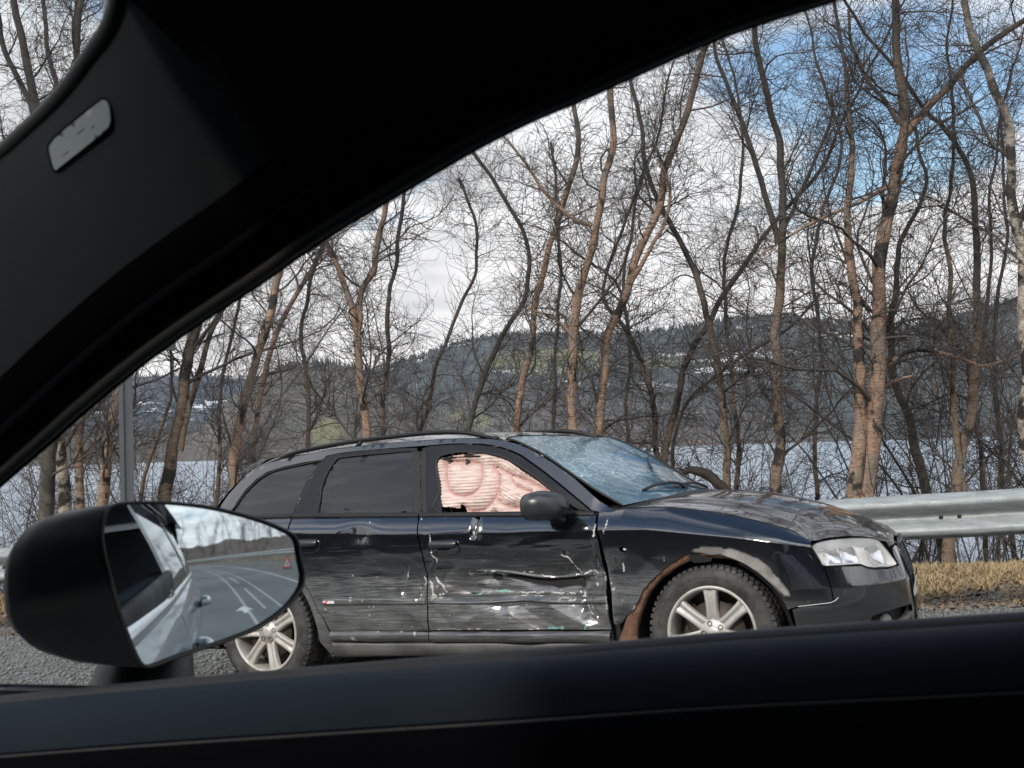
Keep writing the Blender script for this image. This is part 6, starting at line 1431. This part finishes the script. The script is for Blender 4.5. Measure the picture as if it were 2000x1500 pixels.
MT['pillar_cloth'] = simple('pillar_trim', (.015, .0165, .019), .85, Specular_IOR_Level=.12, var=.12, scale=5, bump=.05)
MT['lining'] = simple('roof_lining', (.005, .005, .006), .95, Specular_IOR_Level=.12, var=.2, scale=8)
MT['mirror_shell'] = simple('mirror_shell_black', (.005, .006, .007), .45, Specular_IOR_Level=.3, var=.2, scale=6)
MT['silver'] = material('silver_paint', (.42, .45, .48), .28, .55, Coat_Weight=1.0, Coat_Roughness=.03)
MT['mirror_glass'] = material('mirror_glass', (.58, .655, .685), .022, 1.0)
MT['car_glass'] = material('car_glass', (.01, .012, .012), .02, Coat_Weight=.5)
TB = .42                                                       # tumblehome of the side window
RW = .90
def on_window(px, py, extra=0.0):
    d = spot(px, py, 1.0); o = to_own(d); t = (RW + extra - TB * .13) / (o[1] + TB * o[2]); return d * t            # r = RW - TB (u + .13)
def ray_r(px, py, r): d = spot(px, py, 1.0); return d * (r / to_own(d)[1])
LOWE = [(-420, 1240), (-200, 1110), (0, 937), (80, 868), (153, 803), (261, 714), (362, 640), (500, 549), (620, 465), (780, 369), (919, 287), (1040, 226), (1103, 200), (1250, 134), (1400, 67), (1500, 32), (1593, 3), (1800, -62), (2100, -120), (2500, -150)]
def cabin():
    A = spline3([on_window(*p) for p in LOWE], 90); d = np.array([p[0] for p in LOWE])
    # windscreen-side edge of the pillar
    UPE = [(-420, 640), (-200, 450), (0, 305), (50, 262), (100, 215), (150, 158), (190, 100), (222, 52), (240, 0), (246, -60), (248, -140)]
    RU = [.86, .84, .81, .80, .79, .775, .76, .745, .73, .715, .70]
    B = spline3([ray_r(x, y, r) for (x, y), r in zip(UPE, RU)], 40); A1 = A[:40]
    # parameter match: foot of the pillar to the header corner
    k = np.linspace(0, 1, 40); A1 = spline3([on_window(*p) for p in LOWE[:9]], 40)
    rows = []
    inb = -RT
    for t, lift in ((0, .0), (.0, .012), (.10, .022), (.28, .034), (.5, .042), (.75, .038), (.93, .022), (1.0, .004), (1.02, -.012)):
        rows.append(A1 * (1 - t) + B * t + (inb * .6 - FW * .5) * lift * (1 - .9 * np.linspace(0, 1, 40)[:, None] ** 3))
    m = Mesh(); m.grid(np.array(rows)); pil = ob(m, 'pillar_trim', MT['pillar_cloth'])
    # outer skin of the pillar so that it has thickness
    m = Mesh(); m.grid(np.array([A1 + RT * .012 + FW * .01, A1 * .5 + B * .5 + RT * .05 + FW * .05, B + FW * .03 + RT * .02])); ob(m, 'pillar_shell', MT['silver'])
    # rubber seal and inner flange along the window edge
    s = Mesh(); s.tube(A + inb * .004 + UP * .002, .0055, 8); ob(s, 'window_seal', MT['rubber'])
    s = Mesh(); s.tube(A + inb * .024 + UP * .022 - FW * .004, .0045, 8); ob(s, 'door_seal', MT['cab_dark'])
    s = Mesh(); s.grid(np.array([A + RT * .012 - UP * .000, A + RT * .006 + UP * .006, A + UP * .012 + inb * .01, A + UP * .03 + inb * .03, A + UP * .05 + inb * .04])); ob(s, 'door_frame', MT['cab_dark'])
    s = Mesh(); s.tube(B + FW * .004, .006, 8); ob(s, 'windscreen_edge', MT['rubber'])
    # roof lining: from the window edge inboard and up to a flat roof, and down to the header
    A2 = spline3([on_window(*p) for p in LOWE[8:]], 50); rr = []
    hd = np.array([B[-1]] * 50)
    oA = to_own(A2); U = np.maximum(.262, oA[:, 2])
    for t, du in ((0, 0), (.0, .02), (.06, .5), (.16, .8), (.4, .97), (1, 1)):
        r = oA[:, 1] - t * 1.5; a = oA[:, 0]; u = oA[:, 2] + (np.maximum(.300, oA[:, 2] + .01) - oA[:, 2]) * du + (.01 if du == .02 else 0)
        rr.append(own(a, r, u))
    m = Mesh(); m.grid(np.array(rr)); ob(m, 'roof_lining', MT['lining'])
    # the corner between pillar, lining and header
    a0, a1 = A2[0], B[-1]; oa, ob_ = to_own(a0), to_own(a1)
    hdr = [own(np.float64(ob_[0] + .02), np.float64(r), np.float64(ob_[2] + .004)) for r in np.linspace(ob_[1], -.55, 14)]
    lin = [own(np.float64(oa[0] - .02), np.float64(r), np.float64(.300)) for r in np.linspace(oa[1], -.55, 14)]; lin[0] = a0
    mid = [(h * .5 + l * .5) + UP * .006 for h, l in zip(hdr, lin)]
    m = Mesh(); m.grid(np.array([lin, mid, hdr, [h + UP * .03 for h in hdr]])); ob(m, 'header_lining', MT['lining'])
    # roof skin above everything, and a rear wall behind the seats
    m = Mesh(); G = np.array([[own(np.float64(a), np.float64(.08 + .72 * s_), np.float64(.36 - .05 * abs(s_) ** 3 - .03 * (a > .4))) for s_ in np.linspace(-1, 1, 15)] for a in (-2.6, -2.2, -1, 0, .40, .52)]); m.grid(G); ob(m, 'roof', MT['silver'])
    # label sewn... moulded on the pillar trim
    me = pil.data; bvh = BVHTree.FromPolygons([v.co + Vector((0, 0, GND)) for v in me.vertices], [tuple(p.vertices) for p in me.polygons])
    def onp(px, py, lift):
        dd = Vector(spot(px, py, 1.0)).normalized(); h = bvh.ray_cast(Vector((0, 0, 0)), dd)
        hit = np.array(h[0]) if h[0] is not None else np.array(dd) * 1.0
        return hit * (1 - lift)
    Q = np.array([(96, 292), (100, 280), (112, 266), (150, 234), (190, 202), (203, 195), (211, 203), (215, 225), (214, 240), (206, 254), (160, 292), (118, 325), (108, 332), (103, 322)]); q = resample(smoothc(Q, True, 3), 6); V, T, lp = fill2d(q, 9)
    W = np.array([onp(x, y, .006) for x, y in V]); W2 = np.array([onp(x, y, -.002) for x, y in V[lp[0]]]); n = len(W2); L = Mesh(); L.add(W, [tuple(f) for f in T]); L.add(np.vstack([W[lp[0]], W2]), [(i, (i + 1) % n, n + (i + 1) % n, n + i) for i in range(n)]); ob(L, 'airbag_label', MT['label_grey'], pil)
    for (x0, y0, x1, y1, w) in ((122, 304, 133, 296, 2.0), (150, 262, 164, 250, 2.5), (178, 250, 184, 244, 2.5)):
        s = Mesh(); s.tube(np.array([onp(x0, y0, .0062), onp(x1, y1, .0062)]), w / FPX * .5, 6); ob(s, 'faint_print', MT['print_grey'], pil)
    qo = resample(smoothc(Q, True, 3), 8); qo = np.vstack([qo, qo[:1]]); s = Mesh(); s.tube(np.array([onp(x, y, .001) for x, y in qo]), .0016, 6, False); ob(s, 'label_rim', MT['cab_dark'], pil)
    # windscreen: a laminated pane from the pillar edge across the car
    oB = to_own(B); m = Mesh(); rows = []
    for s_ in np.linspace(0, 1, 10):
        r = oB[:, 1] - s_ * (oB[:, 1] * 2 - .16); bow = .10 * (1 - (2 * s_ - 1) ** 2); rows.append(own(oB[:, 0] + bow, r, oB[:, 2] + bow * .05))
    m.grid(np.array(rows)); ob(m, 'windscreen', MT['clear_glass'])
MT['label_grey'] = simple('label_grey', (.135, .155, .168), .55, var=.08, scale=14); MT['print_grey'] = simple('print_grey', (.122, .14, .152), .6)
def mat_clear():
    m = bpy.data.materials.new('clear_glass'); m.use_nodes = True; t = m.node_tree; t.nodes.clear(); o = t.nodes.new('ShaderNodeOutputMaterial'); mx = t.nodes.new('ShaderNodeMixShader'); tr = t.nodes.new('ShaderNodeBsdfTransparent'); gl = t.nodes.new('ShaderNodeBsdfGlossy'); fr = t.nodes.new('ShaderNodeFresnel')
    fr.inputs[0].default_value = 1.45; tr.inputs[0].default_value = (.93, .95, .945, 1); gl.inputs['Roughness'].default_value = .01
    t.links.new(fr.outputs[0], mx.inputs[0]); t.links.new(tr.outputs[0], mx.inputs[1]); t.links.new(gl.outputs[0], mx.inputs[2]); t.links.new(mx.outputs[0], o.inputs[0]); return m
MT['clear_glass'] = mat_clear()
cabin()

SILL = [(-500, 1405), (0, 1360), (370, 1325), (700, 1297), (1100, 1264), (1450, 1234), (1820, 1209), (2000, 1197), (2600, 1160)]
def door_top():
    C = []
    for x, y in SILL:
        d = spot(x, y, 1.0); C.append(d * (RW / to_own(d)[1]))
    C = spline3(C, 60); inb = -RT
    prof = [(-.020, -.06), (-.018, -.012), (-.008, .0), (.004, .001), (.010, -.003), (.013, -.014), (.017, -.014), (.019, -.005), (.026, -.002), (.042, -.001), (.056, -.003), (.066, -.008), (.072, -.014), (.076, -.022), (.078, -.032), (.084, -.036), (.092, -.046), (.098, -.10), (.122, -.30), (.10, -.52)]
    def sec(i0, i1): return np.array([C + inb * a + UP * b for a, b in prof[i0:i1]])
    m = Mesh(); m.grid(sec(0, 7)); ob(m, 'window_strip', MT['rubber'])
    m = Mesh(); m.grid(sec(6, 15)); ob(m, 'door_trim_top', MT['cab_trim'])
    m = Mesh(); m.grid(sec(14, 20)); ob(m, 'door_trim', MT['cab_dark'])
    m = Mesh(); m.tube(C + inb * .081 + UP * -.0345, .0015, 6); ob(m, 'trim_seam', MT['rubber'])
door_top()

def body():
    """The outside of the car from the sill to the roof, seen only in the door mirror."""
    st = np.linspace(-2.55, .98, 60)
    def pl(a): return -.10 * np.clip((-a - 1.2) / 1.4, 0, 2) ** 2 - .05 * np.clip((a - .5) / .6, 0, 2) ** 2
    def P(a, r, u): return own(a, r + pl(a), u + .030 * np.clip(-a, 0, 3) * (np.asarray(u) > -.6))
    prof = [(.93, -.96), (1.00, -.90), (1.015, -.80), (1.02, -.62), (1.022, -.45), (1.015, -.38), (1.0, -.33), (.985, -.30), (.962, -.245), (.93, -.205)]
    prof = smoothc(np.array(prof), False, 4)
    def seg(name, a0, a1, mat=MT['silver']):
        aa = np.linspace(a0, a1, 24); m = Mesh(); m.grid(np.array([P(aa, np.full(24, r), np.full(24, u)) for r, u in prof])); return ob(m, name, mat)
    fd = seg('front_door', -.052, .92); rd = seg('rear_door', -1.10, -.060); seg('rear_wing', -2.55, -1.108); seg('front_wing', .928, 1.5)
    for par, a in ((fd, .07), (rd, -.95)):
        for (da, dr) in ((0, 0),):
            h = Mesh(); C = np.array([P(np.float64(a + x), np.float64(1.015 + y), np.float64(-.315)) for x, y in ((-.10, .0), (-.09, .032), (-.05, .045), (.05, .045), (.09, .032), (.10, .0))]); h.tube(spline3(C, 20), .016, 8); ob(h, 'door_handle', MT['silver'], par)
            c = Mesh(); c.lathe([(.0001, 0)] * 2, 4) if False else c.box(P(np.float64(a), np.float64(1.012), np.float64(-.325)), (.12, .02, .045), Matrix.Rotation(-RA, 3, 'Z'), .008); ob(c, 'handle_recess', MT['rubber'], par)
    # chrome strip along the belt and the window line
    aa = np.linspace(-2.1, .80, 50); m = Mesh(); m.grid(np.array([P(aa, np.full(50, r), np.full(50, u)) for r, u in ((.932, -.206), (.936, -.196), (.930, -.182), (.918, -.176))])); ob(m, 'belt_strip', MT['chrome'])
    # rear side windows with dark pillars; the front door's glass is wound down
    def win(name, a0, a1, a0t, a1t, mat, off=0.0, parent=None):
        G = []
        for t in np.linspace(0, 1, 8):
            x0 = a0 + (a0t - a0) * t; x1 = a1 + (a1t - a1) * t; u = -.180 + .42 * t; aa = np.linspace(x0, x1, 12); G.append(P(aa, np.full(12, .922 - .42 * .42 * t - .02 * t * t + off), np.full(12, u)))
        m = Mesh(); m.grid(np.array(G)); return ob(m, name, mat, parent)
    win('side_glass', -1.02, -.135, -.94, -.155, MT['car_glass'], 0, rd); win('centre_pillar', -.13, -.045, -.15, -.075, MT['gloss'], .006, fd); win('quarter_glass', -1.85, -1.10, -1.37, -1.00, MT['car_glass']); win('rear_pillar', -1.095, -1.025, -.995, -.945, MT['gloss'], .006, rd)
    aa = np.linspace(-1.9, -.20, 30); m = Mesh(); m.grid(np.array([P(aa, np.full(30, r), np.full(30, u)) for r, u in ((.735, .240), (.728, .262), (.70, .290), (.62, .318))])); ob(m, 'roof_side', MT['silver'])
    m = Mesh(); m.tube(P(aa, np.full(30, .739), np.full(30, .240)), .006, 6); ob(m, 'window_trim', MT['chrome'])
    # the other side, floor, bonnet and tail, so that the cabin is closed
    L = Mesh(); aa = np.linspace(-2.5, 1.4, 20); L.grid(np.array([own(aa, np.full(20, .1 - (r - .1) + .0), np.full(20, u)) for r, u in prof])); ob(L, 'left_body_side', MT['silver'])
    lw = Mesh(); aa = np.linspace(-2.2, .95, 16); lw.grid(np.array([own(aa, np.full(16, r), np.full(16, u)) for r, u in ((-.735, -.20), (-.66, 0), (-.58, .22), (-.50, .33))])); ob(lw, 'left_light_block', MT['car_glass'])  # unseen opaque sheet over the left windows, added to block daylight
    rw = Mesh(); rw.grid(np.array([[own(np.float64(a), np.float64(r), np.float64(u)) for r in np.linspace(-.6, .76, 5)] for a, u in ((-2.2, .33), (-2.55, -.12))])); ob(rw, 'rear_window', MT['car_glass'])  # opaque as well, added out of view so the cabin stays dark
    f = Mesh(); f.add([own(np.float64(a), np.float64(r), np.float64(-.86)) for a, r in ((-2.5, -.75), (1.6, -.75), (1.6, .93), (-2.5, .93))], [(0, 1, 2, 3)]); ob(f, 'floor', MT['cab_dark'])
    b = Mesh(); b.grid(np.array([[own(np.float64(a), np.float64(.1 + s_ * w), np.float64(u - .06 * s_ * s_)) for s_ in np.linspace(-1, 1, 11)] for a, w, u in ((1.02, .80, -.13), (1.3, .82, -.17), (1.8, .80, -.25), (2.15, .70, -.36), (2.3, .6, -.55))])); ob(b, 'bonnet', MT['silver'])
    t = Mesh(); t.grid(np.array([[own(np.float64(a), np.float64(.08 + s_ * w), np.float64(u)) for s_ in np.linspace(-1, 1, 7)] for a, w, u in ((-2.2, .62, .31), (-2.5, .70, -.1), (-2.62, .78, -.5), (-2.55, .8, -.9))])); ob(t, 'tailgate', MT['silver'])
    d = Mesh(); d.grid(np.array([[own(np.float64(a), np.float64(r), np.float64(u)) for r in np.linspace(-.6, .74, 8)] for a, u in ((.62, -.42), (.66, -.30), (.80, -.25), (1.03, -.24))])); ob(d, 'dashboard', MT['cab_dark'])
    for a, r in ((1.55, .86), (-1.75, .82), (1.55, -.66), (-1.75, -.66)):
        w = Mesh(); w.lathe([(.20, 0), (.31, .0), (.33, .02), (.33, .18), (.2, .2)], 32); V = w.V[0]; w.V[0] = own(V[:, 0] + a, V[:, 1] + r - .02, V[:, 2] + GND + .33); ob(w, 'wheel', MT['tyre'])
body()

def door_mirror():
    MC = spot(400, 1138, 1.0); yy = 1.20; MC = MC * yy; oc = to_own(MC)
    toc = -MC / np.linalg.norm(MC)
    outd = own(np.float64(-1.0), np.float64(MIR_R), np.float64(MIR_U)); outd /= np.linalg.norm(outd)
    n = toc + outd; n /= np.linalg.norm(n)
    GL = [(213, 1035), (221, 1002), (243, 988), (290, 985), (350, 987), (420, 997), (500, 1018), (550, 1038), (574, 1055), (581, 1090), (588, 1128), (580, 1155), (550, 1190), (500, 1224), (450, 1245), (400, 1262), (340, 1283), (305, 1297), (288, 1297), (272, 1275), (245, 1205), (224, 1125), (212, 1065)]
    ex = np.cross(n, UP); ex /= np.linalg.norm(ex); ey = np.cross(ex, n)
    ex = ex if ex @ np.array([1, 0, 0]) > 0 else -ex
    Q = []
    for x, y in GL:
        d = spot(x, y, 1.0); t = (MC @ n) / (d @ n); p = d * t - MC; Q.append((p @ ex, p @ ey))
    Q = np.array(Q) * [1.045, 1.02]; q = resample(smoothc(Q, True, 4), .003); V, T, lp = fill2d(q, .0045); Rc = MIR_C
    P = MC + V[:, :1] * ex + V[:, 1:] * ey - n * ((V ** 2).sum(1) / 2 / Rc)[:, None]
    cen = MC - n * Rc; N = P - cen; N /= np.linalg.norm(N, axis=1)[:, None]
    a = P[T[:, 1]] - P[T[:, 0]]; b = P[T[:, 2]] - P[T[:, 0]]; fl = (np.cross(a, b) @ n) < 0; T[fl] = T[fl][:, ::-1]
    e = Mesh(); e.add(P, [tuple(f) for f in T])
    # shell: rings that grow from the glass rim and close in a dome ahead of it
    c2 = Q.mean(0); rim = resample(smoothc(Q, True, 4), .012); rows = []
    ctr = MC + c2[0] * ex + c2[1] * ey
    # shape of the dome as (forward of the glass, scale, shift outboard)
    for fwd, sc in ((.012, .95), (.003, .99), (-.003, 1.004), (.001, 1.006), (.010, 1.004), (.036, 1.01), (.065, 1.005), (.088, .95), (.103, .84), (.112, .66), (.117, .42), (.1185, .18), (.119, .01)):
        L = rim - c2; ang = np.arctan2(L[:, 1], L[:, 0]); rad = np.hypot(L[:, 0], L[:, 1])
        k = np.clip(fwd / .10, 0, 1); mr = (np.abs(np.cos(ang) / .094) ** 2.9 + np.abs(np.sin(ang) / .066) ** 2.9) ** (-1 / 2.9); rad = rad * (1 - k) + mr * k if fwd > .01 else rad
        W = ctr + (np.cos(ang) * rad * sc)[:, None] * ex + (np.sin(ang) * rad * sc)[:, None] * ey; W = W - n * (((W - MC) @ ex) ** 2 + ((W - MC) @ ey) ** 2)[:, None] / 2 / Rc * (1 - k) + FW * fwd - RT * fwd * .10 - UP * fwd * .03
        rows.append(W)
    s = Mesh(); s.grid(np.array(rows), closed=True); sh = ob(s, 'mirror_shell', MT['mirror_shell'])
    g = ob(e, 'mirror_glass', MT['mirror_glass'], sh)
    g.data.normals_split_custom_set_from_vertices([tuple(v) for v in N])
    f = Mesh(); f.tube(np.vstack([rows[2], rows[2][:1]]), .0014, 6, False); ob(f, 'glass_rim', MT['rubber'], sh)
    # foot on the door corner
    b = Mesh(); C = np.array([spot(288, 1262, 1.27), spot(286, 1300, 1.265), spot(280, 1340, 1.255), spot(268, 1400, 1.24)]); b.tube(spline3(C, 14), np.linspace(.040, .050, 14), 20); ob(b, 'mirror_foot', MT['mirror_shell'], sh)
MIR_R, MIR_U, MIR_C = .0, -.05, .68
door_mirror()
for o in bpy.data.objects:          # nothing built above may lack a name of its own kind
    if o.type == 'MESH': o.data.name = o.name
